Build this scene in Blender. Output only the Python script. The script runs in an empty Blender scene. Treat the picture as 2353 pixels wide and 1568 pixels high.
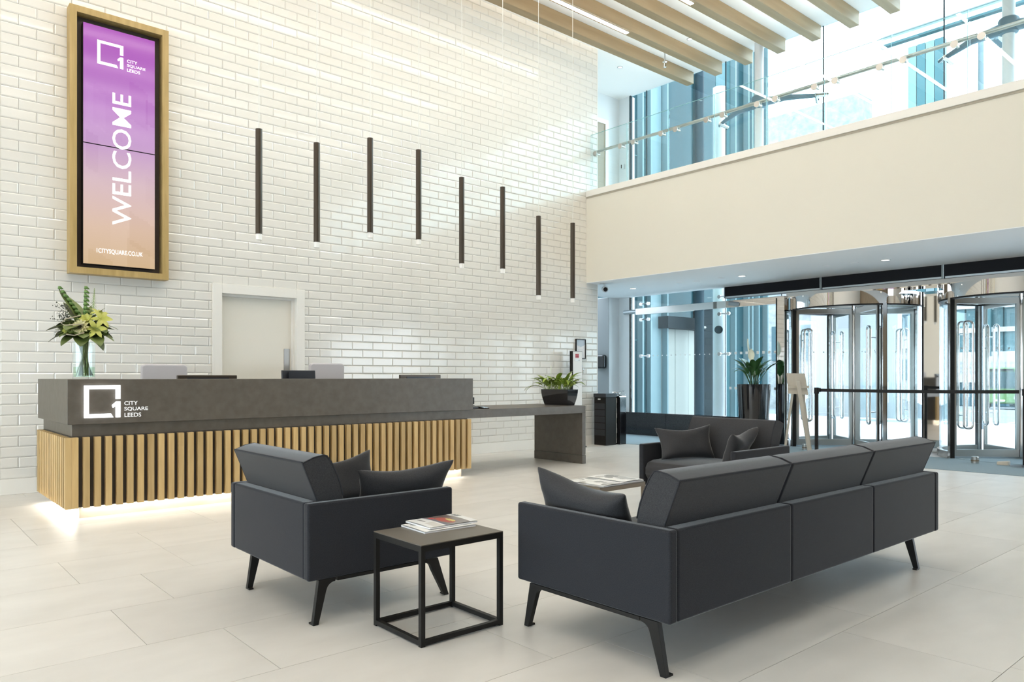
import bpy, bmesh, math, random
from mathutils import Vector, Matrix, Euler
random.seed(7)
PI = math.pi
S = bpy.context.scene
C = S.collection

# ------------------------------------------------------------------ camera, sky, exposure
FPX, CXP, HOR, CAM_H = 1713.0, 1176.5, 865.0, 1.15
TH = math.atan2(1973.5, FPX)                 # heading: angle from the +X axis (the tiled wall runs along X)
cam_d = bpy.data.cameras.new('camera')
cam = bpy.data.objects.new('camera', cam_d); C.objects.link(cam)
cam_d.sensor_fit = 'HORIZONTAL'; cam_d.sensor_width = 36.0
cam_d.lens = FPX / 2353 * 36.0
cam_d.shift_y = (HOR - 784.0) / 2353.0
cam_d.clip_start = 0.05; cam_d.clip_end = 400
cam.location = (0, 0, CAM_H)
cam.rotation_euler = (PI / 2, 0, TH - PI / 2)
S.camera = cam
S.view_settings.view_transform = 'Standard'
S.view_settings.look = 'None'
S.view_settings.gamma = 1.0
S.view_settings.use_curve_mapping = False
S.view_settings.exposure = 0.06
S.cycles.use_denoising = True
S.cycles.max_bounces = 10
S.cycles.diffuse_bounces = 5
S.cycles.glossy_bounces = 5
S.cycles.transmission_bounces = 6
S.cycles.transparent_max_bounces = 32
S.cycles.sample_clamp_indirect = 6.0
S.cycles.caustics_reflective = False
S.cycles.caustics_refractive = False

SKY = 6.9
LED = 22.0
w = bpy.data.worlds.new('overcast_sky'); S.world = w
w.use_nodes = True
nt = w.node_tree; nt.nodes.clear()
wo = nt.nodes.new('ShaderNodeOutputWorld'); bg = nt.nodes.new('ShaderNodeBackground')
tc = nt.nodes.new('ShaderNodeTexCoord'); sp = nt.nodes.new('ShaderNodeSeparateXYZ'); cr = nt.nodes.new('ShaderNodeValToRGB')
nt.links.new(tc.outputs['Generated'], sp.inputs[0]); nt.links.new(sp.outputs['Z'], cr.inputs[0])
cr.color_ramp.elements[0].position = 0.0; cr.color_ramp.elements[0].color = (0.80, 0.905, 1.0, 1)
cr.color_ramp.elements[1].position = 0.8; cr.color_ramp.elements[1].color = (0.70, 0.85, 1.0, 1)
nt.links.new(cr.outputs[0], bg.inputs[0]); bg.inputs[1].default_value = SKY
nt.links.new(bg.outputs[0], wo.inputs[0])


def area_light(name, loc, sx, sy, power, color, rot=(0, 0, 0)):
    l = bpy.data.lights.new(name, 'AREA'); l.shape = 'RECTANGLE'; l.size = sx; l.size_y = sy
    l.energy = power; l.color = color
    o = bpy.data.objects.new(name, l); o.location = loc; o.rotation_euler = rot; C.objects.link(o)
    return o

# ------------------------------------------------------------------ materials
MATS = {}
def mat(name, col, rough=0.5, metal=0.0, emit=None, estr=0.0, spec=0.5, coat=0.0, noise=None, bump=None, sheen=0.0, rnd=0.0):
    """noise=(scale, second colour, stretch xyz, detail); bump=(scale, strength, distance); rnd = value spread between objects"""
    m = bpy.data.materials.new(name); m.use_nodes = True; MATS[name] = m
    n = m.node_tree.nodes; L = m.node_tree.links; b = n['Principled BSDF']
    b.inputs['Base Color'].default_value = (*col, 1); b.inputs['Roughness'].default_value = rough
    b.inputs['Metallic'].default_value = metal; b.inputs['Specular IOR Level'].default_value = spec
    b.inputs['Coat Weight'].default_value = coat
    if sheen: b.inputs['Sheen Weight'].default_value = sheen; b.inputs['Sheen Roughness'].default_value = 0.28
    if emit: b.inputs['Emission Color'].default_value = (*emit, 1); b.inputs['Emission Strength'].default_value = estr
    out = None
    if noise or bump:
        t = n.new('ShaderNodeTexCoord')
    if noise:
        mp = n.new('ShaderNodeMapping'); mp.inputs['Scale'].default_value = noise[2] if len(noise) > 2 else (1, 1, 1)
        L.new(t.outputs['Object'], mp.inputs[0])
        if rnd:
            oi = n.new('ShaderNodeObjectInfo'); cb = n.new('ShaderNodeVectorMath'); cb.operation = 'SCALE'; cb.inputs[0].default_value = (7, 5, 9)
            L.new(oi.outputs['Random'], cb.inputs['Scale']); L.new(cb.outputs[0], mp.inputs['Location'])
        nz = n.new('ShaderNodeTexNoise'); nz.inputs['Scale'].default_value = noise[0]; nz.inputs['Detail'].default_value = noise[3] if len(noise) > 3 else 4
        L.new(mp.outputs[0], nz.inputs['Vector'])
        rp = n.new('ShaderNodeValToRGB'); rp.color_ramp.elements[0].position = 0.3; rp.color_ramp.elements[1].position = 0.7
        rp.color_ramp.elements[0].color = (*col, 1); rp.color_ramp.elements[1].color = (*noise[1], 1)
        L.new(nz.outputs['Fac'], rp.inputs[0]); out = rp.outputs[0]
    if rnd:
        oi = n.new('ShaderNodeObjectInfo'); mr = n.new('ShaderNodeMapRange'); mr.inputs[3].default_value = 1 - rnd; mr.inputs[4].default_value = 1 + rnd
        hs = n.new('ShaderNodeHueSaturation'); L.new(oi.outputs['Random'], mr.inputs[0]); L.new(mr.outputs[0], hs.inputs['Value'])
        if out is not None: L.new(out, hs.inputs['Color'])
        else: hs.inputs['Color'].default_value = (*col, 1)
        out = hs.outputs[0]
    if out is not None: L.new(out, b.inputs['Base Color'])
    if bump:
        nb = n.new('ShaderNodeTexNoise'); nb.inputs['Scale'].default_value = bump[0]; nb.inputs['Detail'].default_value = 3
        L.new(t.outputs['Object'], nb.inputs['Vector'])
        bp = n.new('ShaderNodeBump'); bp.inputs['Strength'].default_value = bump[1]; bp.inputs['Distance'].default_value = bump[2]
        L.new(nb.outputs['Fac'], bp.inputs['Height']); L.new(bp.outputs[0], b.inputs['Normal'])
    return m

def glass_mat(name, tint, rough=0.0, ior=1.45):
    m = bpy.data.materials.new(name); m.use_nodes = True; MATS[name] = m
    n = m.node_tree.nodes; L = m.node_tree.links; n.clear()
    o = n.new('ShaderNodeOutputMaterial'); mx = n.new('ShaderNodeMixShader'); tr = n.new('ShaderNodeBsdfTransparent'); gl = n.new('ShaderNodeBsdfGlossy')
    fr = n.new('ShaderNodeFresnel'); ge = n.new('ShaderNodeNewGeometry'); ir = n.new('ShaderNodeMapRange')
    ir.inputs[3].default_value = ior; ir.inputs[4].default_value = 1 / ior          # leaving the pane: inverse index, same reflection
    L.new(ge.outputs['Backfacing'], ir.inputs[0]); L.new(ir.outputs[0], fr.inputs[0])
    tr.inputs[0].default_value = (*tint, 1); gl.inputs['Roughness'].default_value = rough; gl.inputs[0].default_value = (0.95, 0.98, 1, 1)
    L.new(fr.outputs[0], mx.inputs[0]); L.new(tr.outputs[0], mx.inputs[1]); L.new(gl.outputs[0], mx.inputs[2]); L.new(mx.outputs[0], o.inputs[0])
    return m

M_TILE = mat('glazed_tile', (0.775, 0.76, 0.715), 0.13, coat=0.3, bump=(6, 0.05, 0.01), rnd=0.02)
M_TILEF = mat('glazed_tile_field', (0.775, 0.76, 0.715), 0.13, coat=0.3, bump=(6, 0.05, 0.01))
M_GROUT = mat('grey_grout', (0.27, 0.25, 0.22), 0.9)
M_PLASTER = mat('cream_plaster', (0.74, 0.71, 0.625), 0.85, bump=(40, 0.03, 0.002))
M_WHITE = mat('white_paint', (0.82, 0.82, 0.80), 0.6)
M_WALLWHITE = mat('white_wall_paint', (0.80, 0.82, 0.83), 0.75)
M_CEIL = mat('white_ceiling', (0.91, 0.90, 0.885), 0.85)
M_TRIMW = mat('white_satin_trim', (0.84, 0.82, 0.77), 0.4)
M_FLOOR = mat('porcelain_floor', (0.64, 0.615, 0.575), 0.34, noise=(2.3, (0.71, 0.685, 0.645), (1, 2.2, 1), 9), rnd=0.035, spec=0.4)
M_FGROUT = mat('floor_grout', (0.20, 0.185, 0.17), 0.9)
M_CARPET = mat('grey_carpet', (0.20, 0.265, 0.295), 0.95, noise=(300, (0.29, 0.37, 0.40)), bump=(500, 0.5, 0.003))
M_STONE = mat('dark_stone', (0.080, 0.068, 0.054), 0.42, noise=(14, (0.106, 0.092, 0.075), (1, 1, 1), 8), bump=(160, 0.04, 0.002))
M_STONED = mat('dark_backing', (0.05, 0.043, 0.036), 0.6)
M_OAK = mat('oak_slat', (0.43, 0.285, 0.115), 0.5, noise=(26, (0.55, 0.385, 0.175), (1, 1, 0.09), 5), rnd=0.16)
M_OAKF = mat('oak_frame', (0.36, 0.25, 0.09), 0.45, noise=(20, (0.47, 0.335, 0.14), (1, 1, 0.1), 5))
M_BEAM = mat('oak_beam', (0.30, 0.215, 0.115), 0.5, noise=(9, (0.38, 0.285, 0.165), (0.08, 1, 1), 5), rnd=0.05)
M_PLINTH = mat('beige_stone_plinth', (0.50, 0.44, 0.35), 0.3, noise=(5, (0.60, 0.54, 0.45), (1, 1, 2), 8))
M_LEDW = mat('led_warm', (1, 1, 1), 0.5, emit=(1.0, 0.93, 0.82), estr=LED)
M_LOGO = mat('logo_lit_white', (0.9, 0.9, 0.9), 0.5, emit=(0.93, 0.96, 1.0), estr=2.2)
M_LETTER = mat('letter_white', (0.92, 0.92, 0.92), 0.5, emit=(1, 1, 1), estr=0.3)
M_BRONZE = mat('dark_bronze', (0.075, 0.06, 0.046), 0.32, metal=0.55)
M_ACRYL = mat('frosted_acrylic', (0.88, 0.87, 0.84), 0.35, emit=(1, 0.97, 0.9), estr=0.02)
M_WIRE = mat('white_wire', (0.85, 0.85, 0.82), 0.5)
M_FRAMEIN = mat('dark_brown_backing', (0.06, 0.045, 0.038), 0.5)
M_FABRIC = mat('slate_wool_shaded', (0.020, 0.0212, 0.0255), 0.95, noise=(420, (0.042, 0.043, 0.048)), bump=(600, 0.35, 0.002), spec=0.08, sheen=0.5)  # same wool as the cushions, shade on the body painted in as darker tone
M_FABRICP = mat('slate_wool_lit', (0.033, 0.0332, 0.036), 0.95, noise=(420, (0.064, 0.0635, 0.066)), bump=(600, 0.35, 0.002), spec=0.10, sheen=0.5)  # same wool as the body, lighter tone standing in for light on the cushions
M_PIPE = mat('dark_piping', (0.022, 0.023, 0.028), 0.9)
M_BLACK = mat('black_powder_coat', (0.013, 0.012, 0.011), 0.45, spec=0.22)
M_BLACKG = mat('black_gloss', (0.008, 0.008, 0.01), 0.08, coat=0.5)
M_TOPL = mat('taupe_laminate', (0.115, 0.098, 0.078), 0.38)
M_TAUPE = mat('taupe_powder_coat', (0.23, 0.18, 0.125), 0.4)
M_STEEL = mat('polished_steel', (0.62, 0.62, 0.62), 0.09, metal=1.0)
M_STEELM = mat('mirror_steel', (0.70, 0.68, 0.66), 0.03, metal=1.0)
M_STEELB = mat('brushed_steel', (0.50, 0.49, 0.47), 0.28, metal=1.0)
M_ALU = mat('pale_aluminium', (0.50, 0.55, 0.58), 0.35, metal=0.8)
M_BAND = mat('black_fascia', (0.008, 0.009, 0.012), 0.5, spec=0.15)
M_GRANITE = mat('black_granite', (0.010, 0.010, 0.012), 0.12, noise=(80, (0.02, 0.02, 0.022)))
M_GLASS = glass_mat('facade_glass', (0.92, 0.985, 0.985))
M_GLASSC = glass_mat('clear_glass', (0.975, 0.995, 0.995))
M_GLASSB = glass_mat('balustrade_glass', (0.94, 0.99, 0.992))
M_EDGE = mat('glass_edge', (0.35, 0.62, 0.62), 0.2)
M_WATER = glass_mat('water', (0.80, 0.90, 0.80), ior=1.33)
M_CHAIRW = mat('pale_grey_upholstery', (0.52, 0.50, 0.52), 0.7)
M_SCREENB = mat('monitor_black', (0.02, 0.022, 0.028), 0.3)
M_CHROME = mat('chrome', (0.75, 0.75, 0.75), 0.05, metal=1.0)
M_LEAF = mat('leaf_green', (0.155, 0.25, 0.03), 0.42, noise=(9, (0.30, 0.38, 0.06)), rnd=0.3)
M_LEAFD = mat('leaf_dark', (0.028, 0.085, 0.022), 0.36, noise=(8, (0.05, 0.13, 0.04)), rnd=0.3)
M_LEAFO = mat('leaf_olive', (0.075, 0.105, 0.022), 0.45, noise=(10, (0.15, 0.19, 0.05)), rnd=0.25)
M_STEM = mat('stem_green', (0.11, 0.15, 0.04), 0.5, rnd=0.35)
M_PETAL = mat('petal_yellow_green', (0.40, 0.42, 0.065), 0.55, noise=(14, (0.50, 0.49, 0.13)))
M_PETALC = mat('petal_cream', (0.62, 0.58, 0.30), 0.55)
M_HEART = mat('flower_heart', (0.07, 0.03, 0.04), 0.7)
M_BERRY = mat('dark_berry', (0.05, 0.06, 0.05), 0.5)
M_GREYG = mat('grey_green_sprig', (0.20, 0.23, 0.14), 0.7)
M_TWIG = mat('pale_twig', (0.42, 0.36, 0.26), 0.7)
M_SPATHE = mat('spathe_white', (0.78, 0.80, 0.66), 0.5)
M_SOIL = mat('dark_soil', (0.03, 0.02, 0.015), 0.95)
M_PAPER = mat('paper_white', (0.86, 0.86, 0.85), 0.55)
M_RED = mat('print_red', (0.42, 0.03, 0.05), 0.5)
M_EASEL = mat('pale_birch', (0.56, 0.50, 0.41), 0.55, noise=(12, (0.62, 0.56, 0.47), (1, 1, 0.1)))
M_DOORW = mat('door_white', (0.80, 0.77, 0.69), 0.45)
M_DOORB = mat('door_brown', (0.34, 0.28, 0.20), 0.5)
M_LAMP = mat('downlight_glow', (1, 1, 1), 0.5, emit=(1.0, 0.95, 0.85), estr=6.0)
M_COL = mat('column_white', (0.80, 0.82, 0.86), 0.4)
M_ARM = mat('spider_arm_blue_grey', (0.12, 0.20, 0.26), 0.4)
M_PAVE = mat('pale_paving', (0.74, 0.75, 0.76), 0.8, noise=(1.5, (0.80, 0.81, 0.82)))
M_ROAD = mat('grey_road', (0.15, 0.165, 0.175), 0.85, noise=(0.6, (0.19, 0.205, 0.215)))
M_TEAL1 = mat('teal_glazing_dark', (0.014, 0.050, 0.062), 0.2, spec=0.2)
M_TEAL2 = mat('teal_glazing_pale', (0.055, 0.125, 0.14), 0.2, spec=0.2)
M_TEAL3 = mat('teal_glazing_white', (0.16, 0.225, 0.24), 0.3, spec=0.2)
M_NAVY = mat('navy_column', (0.007, 0.022, 0.032), 0.4, spec=0.15)
M_SLATE = mat('dark_slate_wall', (0.0055, 0.010, 0.0125), 0.6, noise=(8, (0.010, 0.016, 0.0195)), rnd=0.2, spec=0.1)
M_CREAMD = mat('cream_panel', (0.30, 0.295, 0.265), 0.5)
M_STONEW = mat('white_ashlar', (0.20, 0.21, 0.215), 0.9, noise=(3.5, (0.33, 0.34, 0.345), (1, 1, 1), 8), bump=(6, 0.6, 0.06))
M_RENDER = mat('white_render', (0.36, 0.37, 0.375), 0.9)
M_WINB = mat('window_blue', (0.035, 0.08, 0.10), 0.2, spec=0.2)
M_OFFICE = mat('office_glass', (0.05, 0.115, 0.13), 0.2, spec=0.2, rnd=0.3)
M_BUS = mat('bus_green', (0.12, 0.22, 0.085), 0.4, spec=0.2)
M_BUSW = mat('bus_window', (0.045, 0.075, 0.08), 0.2, spec=0.2)
M_TYRE = mat('tyre', (0.03, 0.03, 0.03), 0.8)
M_POST = mat('lamp_post_grey', (0.13, 0.165, 0.18), 0.5)

# print colours through a vertex colour attribute (flat print on paper and screen)
def print_mat(name, estr=0.0, rough=0.35):
    m = bpy.data.materials.new(name); m.use_nodes = True
    n = m.node_tree.nodes; L = m.node_tree.links; b = n['Principled BSDF']
    a = n.new('ShaderNodeVertexColor'); a.layer_name = 'print'
    b.inputs['Roughness'].default_value = rough
    if not estr: L.new(a.outputs[0], b.inputs['Base Color'])
    if estr:
        b.inputs['Base Color'].default_value = (0.02, 0.02, 0.02, 1)
        L.new(a.outputs[0], b.inputs['Emission Color']); b.inputs['Emission Strength'].default_value = estr
    return m
M_PRINT = print_mat('magazine_print')
M_SCREEN = print_mat('display_screen', 0.95, 0.10)

# ------------------------------------------------------------------ building helpers
def link(o, parent=None):
    C.objects.link(o)
    if parent is not None: o.parent = parent
    return o

def thing(name, label, cat, loc=(0, 0, 0), rot=0.0, group=None):
    o = bpy.data.objects.new(name, None); o.empty_display_size = 0.1
    o.location = loc; o.rotation_euler = (0, 0, rot); C.objects.link(o)
    o['label'] = label; o['category'] = cat
    if group: o['group'] = group
    return o

def tag(o, label=None, cat=None, group=None, kind=None):
    if label: o['label'] = label
    if cat: o['category'] = cat
    if group: o['group'] = group
    if kind: o['kind'] = kind
    return o

def dup(root, loc, rot=None, label=None, group=None):
    def cp(o, parent):
        c = o.copy(); C.objects.link(c)
        if parent is not None: c.parent = parent
        for k in o.children: cp(k, c)
        return c
    r = cp(root, None); r.location = loc
    if rot is not None: r.rotation_euler = (0, 0, rot)
    if label: r['label'] = label
    if group: r['group'] = group
    return r

class MB:
    """collects verts and faces; build() links them as ONE mesh object"""
    def __init__(s): s.v = []; s.f = []; s.col = None
    def add(s, vs, fs):
        n = len(s.v); s.v += [tuple(p) for p in vs]; s.f += [tuple(i + n for i in f) for f in fs]; return s
    def box(s, x0, x1, y0, y1, z0, z1):
        return s.add([(x0, y0, z0), (x1, y0, z0), (x1, y1, z0), (x0, y1, z0), (x0, y0, z1), (x1, y0, z1), (x1, y1, z1), (x0, y1, z1)],
                     [(0, 3, 2, 1), (4, 5, 6, 7), (0, 1, 5, 4), (1, 2, 6, 5), (2, 3, 7, 6), (3, 0, 4, 7)])
    def prism(s, poly, a, b, axis='x'):
        """poly = 2D outline; extruded from a to b along axis. axis x: (y,z); y: (x,z); z: (x,y)"""
        n = len(poly)
        def P(p, t): return (t, p[0], p[1]) if axis == 'x' else ((p[0], t, p[1]) if axis == 'y' else (p[0], p[1], t))
        vs = [P(p, a) for p in poly] + [P(p, b) for p in poly]
        fs = [tuple(range(n))[::-1], tuple(range(n, 2 * n))] + [(i, (i + 1) % n, n + (i + 1) % n, n + i) for i in range(n)]
        return s.add(vs, fs)
    def tube(s, pts, r, n=10, caps=True):
        pts = [Vector(p) for p in pts]; rs = r if isinstance(r, (list, tuple)) else [r] * len(pts)
        base = len(s.v); up = None
        for i, p in enumerate(pts):
            t = (pts[min(i + 1, len(pts) - 1)] - pts[max(i - 1, 0)]).normalized()
            if up is None:
                up = t.orthogonal().normalized()
            up = (up - t * up.dot(t)).normalized(); sd = t.cross(up)
            for k in range(n):
                a = 2 * PI * k / n
                s.v.append(tuple(p + up * (math.cos(a) * rs[i]) + sd * (math.sin(a) * rs[i])))
        for i in range(len(pts) - 1):
            for k in range(n):
                a = base + i * n + k; b = base + i * n + (k + 1) % n
                s.f.append((a, b, b + n, a + n))
        if caps:
            s.f.append(tuple(base + k for k in range(n))[::-1]); e = base + (len(pts) - 1) * n
            s.f.append(tuple(e + k for k in range(n)))
        return s
    def lathe(s, prof, c=(0, 0), n=24, a0=0.0, a1=2 * PI, closed=True):
        """prof = [(r, z)]"""
        full = abs(a1 - a0 - 2 * PI) < 1e-6; m = n if full else n + 1; base = len(s.v)
        for k in range(m):
            a = a0 + (a1 - a0) * k / n
            for r, z in prof: s.v.append((c[0] + r * math.cos(a), c[1] + r * math.sin(a), z))
        p = len(prof); seg = p if closed else p - 1
        for k in range(n):
            k2 = (k + 1) % m
            for i in range(seg):
                j = (i + 1) % p
                s.f.append((base + k * p + i, base + k2 * p + i, base + k2 * p + j, base + k * p + j))
        if not full and closed:
            s.f.append(tuple(base + i for i in range(p))); s.f.append(tuple(base + n * p + i for i in range(p))[::-1])
        return s
    def disc(s, c, r, n=16, axis='z'):
        vs = []
        for k in range(n):
            a = 2 * PI * k / n; x, y = r * math.cos(a), r * math.sin(a)
            vs.append((c[0] + x, c[1] + y, c[2]) if axis == 'z' else ((c[0], c[1] + x, c[2] + y) if axis == 'x' else (c[0] + x, c[1], c[2] + y)))
        return s.add(vs, [tuple(range(n))])
    def mesh(s, name, m, smooth=False, off=None):
        me = bpy.data.meshes.new(name)
        v = s.v if off is None else [(p[0] - off[0], p[1] - off[1], p[2] - off[2]) for p in s.v]
        me.from_pydata(v, [], s.f); me.materials.append(m)
        bm = bmesh.new(); bm.from_mesh(me); bmesh.ops.recalc_face_normals(bm, faces=bm.faces); bm.to_mesh(me); bm.free()
        if smooth:
            for p in me.polygons: p.use_smooth = True
            if smooth != True: me.set_sharp_from_angle(angle=math.radians(smooth))
        return me
    def build(s, name, m, parent=None, smooth=False, bevel=0.0, seg=2, world=True, kind=None):
        off = tuple(parent.location) if (parent is not None and world) else None
        o = link(bpy.data.objects.new(name, s.mesh(name, m, smooth, off)), parent)
        if bevel:
            b = o.modifiers.new('edge', 'BEVEL'); b.width = bevel; b.segments = seg; b.limit_method = 'ANGLE'; b.angle_limit = math.radians(35)
            o.data.shade_smooth(); b.harden_normals = True
        if kind: o['kind'] = kind
        return o

def box(name, m, x0, x1, y0, y1, z0, z1, parent=None, bevel=0.0, kind=None, world=True):
    return MB().box(x0, x1, y0, y1, z0, z1).build(name, m, parent, bevel=bevel, kind=kind, world=world)

def place(name, me, parent, loc=(0, 0, 0), rot=(0, 0, 0), scale=(1, 1, 1)):
    o = bpy.data.objects.new(name, me); link(o, parent); o.location = loc; o.rotation_euler = rot; o.scale = scale
    return o

def text_mb(txt, fit, bold=0.02, depth=0.0, spacing=1.0):
    """letters as a flat mesh fitted into fit=(u0,u1,v0,v1) in a plane; returns (verts2d+depth, faces)"""
    cu = bpy.data.curves.new('lettering_source', 'FONT'); cu.body = txt; cu.offset = bold; cu.space_character = spacing; cu.resolution_u = 3
    o = bpy.data.objects.new('lettering_source', cu); C.objects.link(o)
    dg = bpy.context.evaluated_depsgraph_get(); me = bpy.data.meshes.new_from_object(o.evaluated_get(dg))
    vs = [tuple(v.co) for v in me.vertices]; fs = [tuple(p.vertices) for p in me.polygons]
    bpy.data.objects.remove(o); bpy.data.curves.remove(cu); bpy.data.meshes.remove(me)
    x0 = min(v[0] for v in vs); x1 = max(v[0] for v in vs); y0 = min(v[1] for v in vs); y1 = max(v[1] for v in vs)
    u0, u1, v0, v1 = fit
    return [(u0 + (v[0] - x0) / (x1 - x0) * (u1 - u0), v0 + (v[1] - y0) / (y1 - y0) * (v1 - v0)) for v in vs], fs

# the square-and-1 emblem, in a unit square (measured off the desk)
LOGO_POLYS = [
    [(0, 0), (0, 1), (1, 1), (1, 0.575), (0.873, 0.575), (0.873, 0.885), (0.119, 0.885), (0.119, 0.119), (0.735, 0.119), (0.80, 0)],
    [(0.873, 0), (0.873, 0.355), (0.79, 0.30), (0.77, 0.38), (0.89, 0.495), (1, 0.495), (1, 0)],
]
def logo_mb(mb, x0, z0, sz, y0, y1):
    for p in LOGO_POLYS:
        mb.prism([(x0 + a * sz, z0 + b * sz) for a, b in p], y0, y1, 'y')
    return mb

def tube_path(pts, rad, n=5):
    """round the corners of a polyline"""
    pts = [Vector(p) for p in pts]; out = [pts[0]]
    for i in range(1, len(pts) - 1):
        a = (pts[i - 1] - pts[i]); b = (pts[i + 1] - pts[i]); r = min(rad, a.length * 0.49, b.length * 0.49)
        p, q = pts[i] + a.normalized() * r, pts[i] + b.normalized() * r
        for k in range(n + 1):
            t = k / n; out.append(p * (1 - t) ** 2 + pts[i] * 2 * t * (1 - t) + q * t * t)
    out.append(pts[-1]); return out

def proj(x, y, z):
    d = x * math.cos(TH) + y * math.sin(TH); l = x * math.sin(TH) - y * math.cos(TH)
    return (CXP + FPX * l / d, HOR - FPX * (z - CAM_H) / d) if d > 0.1 else None

# ================================================================== SETTING
WY = 8.66          # tiled wall face
XF = 11.5          # street facade
ZC = 6.73          # ceiling
XL, YF = -4.0, -5.0
# ---- floor
fl = MB().box(XL, XF, YF, 12, -0.2, -0.004).build('floor', M_FGROUT); fl['kind'] = 'structure'
full = MB().add([(0, 0, 0), (1.2075, 0, 0), (1.2075, 0.6225, 0), (0, 0.6225, 0), (-.0008, -.0008, -.02), (1.2083, -.0008, -.02), (1.2083, .6233, -.02), (-.0008, .6233, -.02)],
                [(0, 1, 2, 3), (0, 4, 5, 1), (1, 5, 6, 2), (2, 6, 7, 3), (3, 7, 4, 0)])
me_full = full.mesh('floor_tile', M_FLOOR)
me_half = MB().add([(v[0] * 0.4995, v[1], v[2]) for v in full.v], full.f).mesh('floor_tile_half', M_FLOOR)
off = {-5: 0.55, -4: 0.2, -3: 0.9, -2: 0.45, -1: 1.0, 0: 3.325, 1: 3.632, 2: 2.12, 3: 1.235, 4: 0.913, 5: 1.21, 6: 0.90, 7: 0.3, 8: 0.885, 9: 0.887, 10: 1.165, 11: 0.4, 12: 1.165}
for r in range(-4, 13):
    y0 = 0.935 + 0.625 * r
    yy1 = min(y0 + 0.6225, 8.66)
    x = off[r] - 1.21 * 8
    while x < 10.3:
        if x > -2.2:
            half = (r == 3 and 1.2 < x < 1.3) or (r == 6 and 0.8 < x < 1.0)
            if half:
                place('tile', me_half, fl, (x, y0, 0)); o = place('tile', me_half, fl, (x + 0.605, y0, 0))
            else:
                o = place('tile', me_full, fl, (x, y0, 0))
                if y0 + 0.6225 > 8.66: o.scale = (1, (8.655 - y0) / 0.6225, 1)
        x += 1.21
box('floor_mat_area', M_CARPET, 9.72, 11.45, 8.62, 11.9, -0.003, 0.006, fl)['label'] = 'grey entrance carpet'
MB().prism([(9.74, 8.62), (11.45, 8.62), (11.45, -3.0), (10.30, -3.0)], -0.003, 0.006, 'z').build('carpet', M_CARPET, fl)['label'] = 'blue grey entrance carpet along the doors'

# ---- tiled wall with doorway
wb = bpy.data.objects.new('wall_back', MB().box(0.98, 2.992, WY + 0.004, 8.95, 0, ZC).box(4.103, 9.44, WY + 0.004, 8.95, 0, ZC).box(2.992, 4.103, WY + 0.004, 8.95, 2.21, ZC).mesh('wall_back', M_GROUT))
link(wb); wb['kind'] = 'structure'
def tile_geo(w_, h_, prof=0.005):
    i = min(0.011, w_ * 0.3); a, b, c = -0.003, 0.0, -prof
    vs = [(0, 0.008, 0), (w_, 0.008, 0), (w_, 0.008, h_), (0, 0.008, h_), (0, a, 0), (w_, a, 0), (w_, a, h_), (0, a, h_),
          (i, a + c, i), (w_ - i, a + c, i), (w_ - i, a + c, h_ - i), (i, a + c, h_ - i)]
    fs = [(8, 9, 10, 11), (4, 5, 9, 8), (5, 6, 10, 9), (6, 7, 11, 10), (7, 4, 8, 11), (0, 1, 5, 4), (1, 2, 6, 5), (2, 3, 7, 6), (3, 0, 4, 7)]
    return vs, fs
TW, THT, PX_, PZ_ = 0.3005, 0.1005, 0.303, 0.103
me_tile = MB().add(*tile_geo(TW, THT)).mesh('wall_tile', M_TILE)
cells = []
k = 0; z = 0.155
while z < ZC:
    h_ = min(THT, ZC - z)
    x = 0.982 if k % 2 == 0 else 0.982 - 0.1515
    while x < 9.44:
        a, b = max(x, 0.982), min(x + TW, 9.438)
        segs = [(a, b)]
        if z < 2.2:
            segs = []
            if a < 2.990: segs.append((a, min(b, 2.990)))
            if b > 4.105: segs.append((max(a, 4.105), b))
        for a, b in segs:
            if b - a > 0.012: cells.append((a, z, b - a, h_))
        x += PX_
    z += PZ_; k += 1
def tile_seen(cx):
    a, z, w_, h_ = cx
    if w_ < TW - 1e-4 or h_ < THT - 1e-4: return 0
    p = proj(a, WY, z); q = proj(a + w_, WY, z + h_)
    if p is None or q is None or q[0] < 4 or p[0] > 2350 or p[1] < 4: return 0
    if 80 < q[0] and p[0] < 1092 and p[1] > 868: return 0
    if a + w_ > 1.53 and a < 2.49 and z + h_ > 2.17 and z < 4.92: return 0
    if z < 1.5 and 2.0 < a + w_ and a < 2.7: return 0
    return abs((q[0] - p[0]) * (p[1] - q[1]))
cells.sort(key=tile_seen, reverse=True)
rest = MB()
for i, (a, z, w_, h_) in enumerate(cells):
    t1, t2 = random.gauss(0, 0.0035), random.gauss(0, 0.0022)
    if i < 300:
        o = place('tile', me_tile, wb, (a, WY, z), (t1, 0, t2))
    else:
        vs, fs = tile_geo(w_, h_)
        rest.add([(a + v[0], WY + v[1] + (t2 * (v[0] - w_ / 2) - t1 * (v[2] - h_ / 2) if v[1] < 0.004 else 0), z + v[2]) for v in vs], fs)
rest.build('tile_field', M_TILEF, wb, kind='stuff')
box('corner_bead', M_TRIMW, 9.432, 9.446, WY - 0.010, WY + 0.2, 0, ZC, wb)
box('corner_bead', M_TRIMW, 0.962, 0.980, WY - 0.010, WY + 0.05, 0, ZC, wb)
for nm, x0, x1 in (('baseboard_back', 0.98, 2.992), ('baseboard_back', 4.103, 9.44)):
    box(nm, M_TRIMW, x0, x1, WY - 0.022, WY + 0.004, 0, 0.153, None, bevel=0.004, kind='structure')
box('wall_back_plaster', M_PLASTER, XL, 0.962, WY, 8.95, 0, ZC, None, kind='structure')
box('wall_return', M_WHITE, 9.30, 9.44, 8.951, 12, 0, ZC, None, kind='structure')

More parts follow.
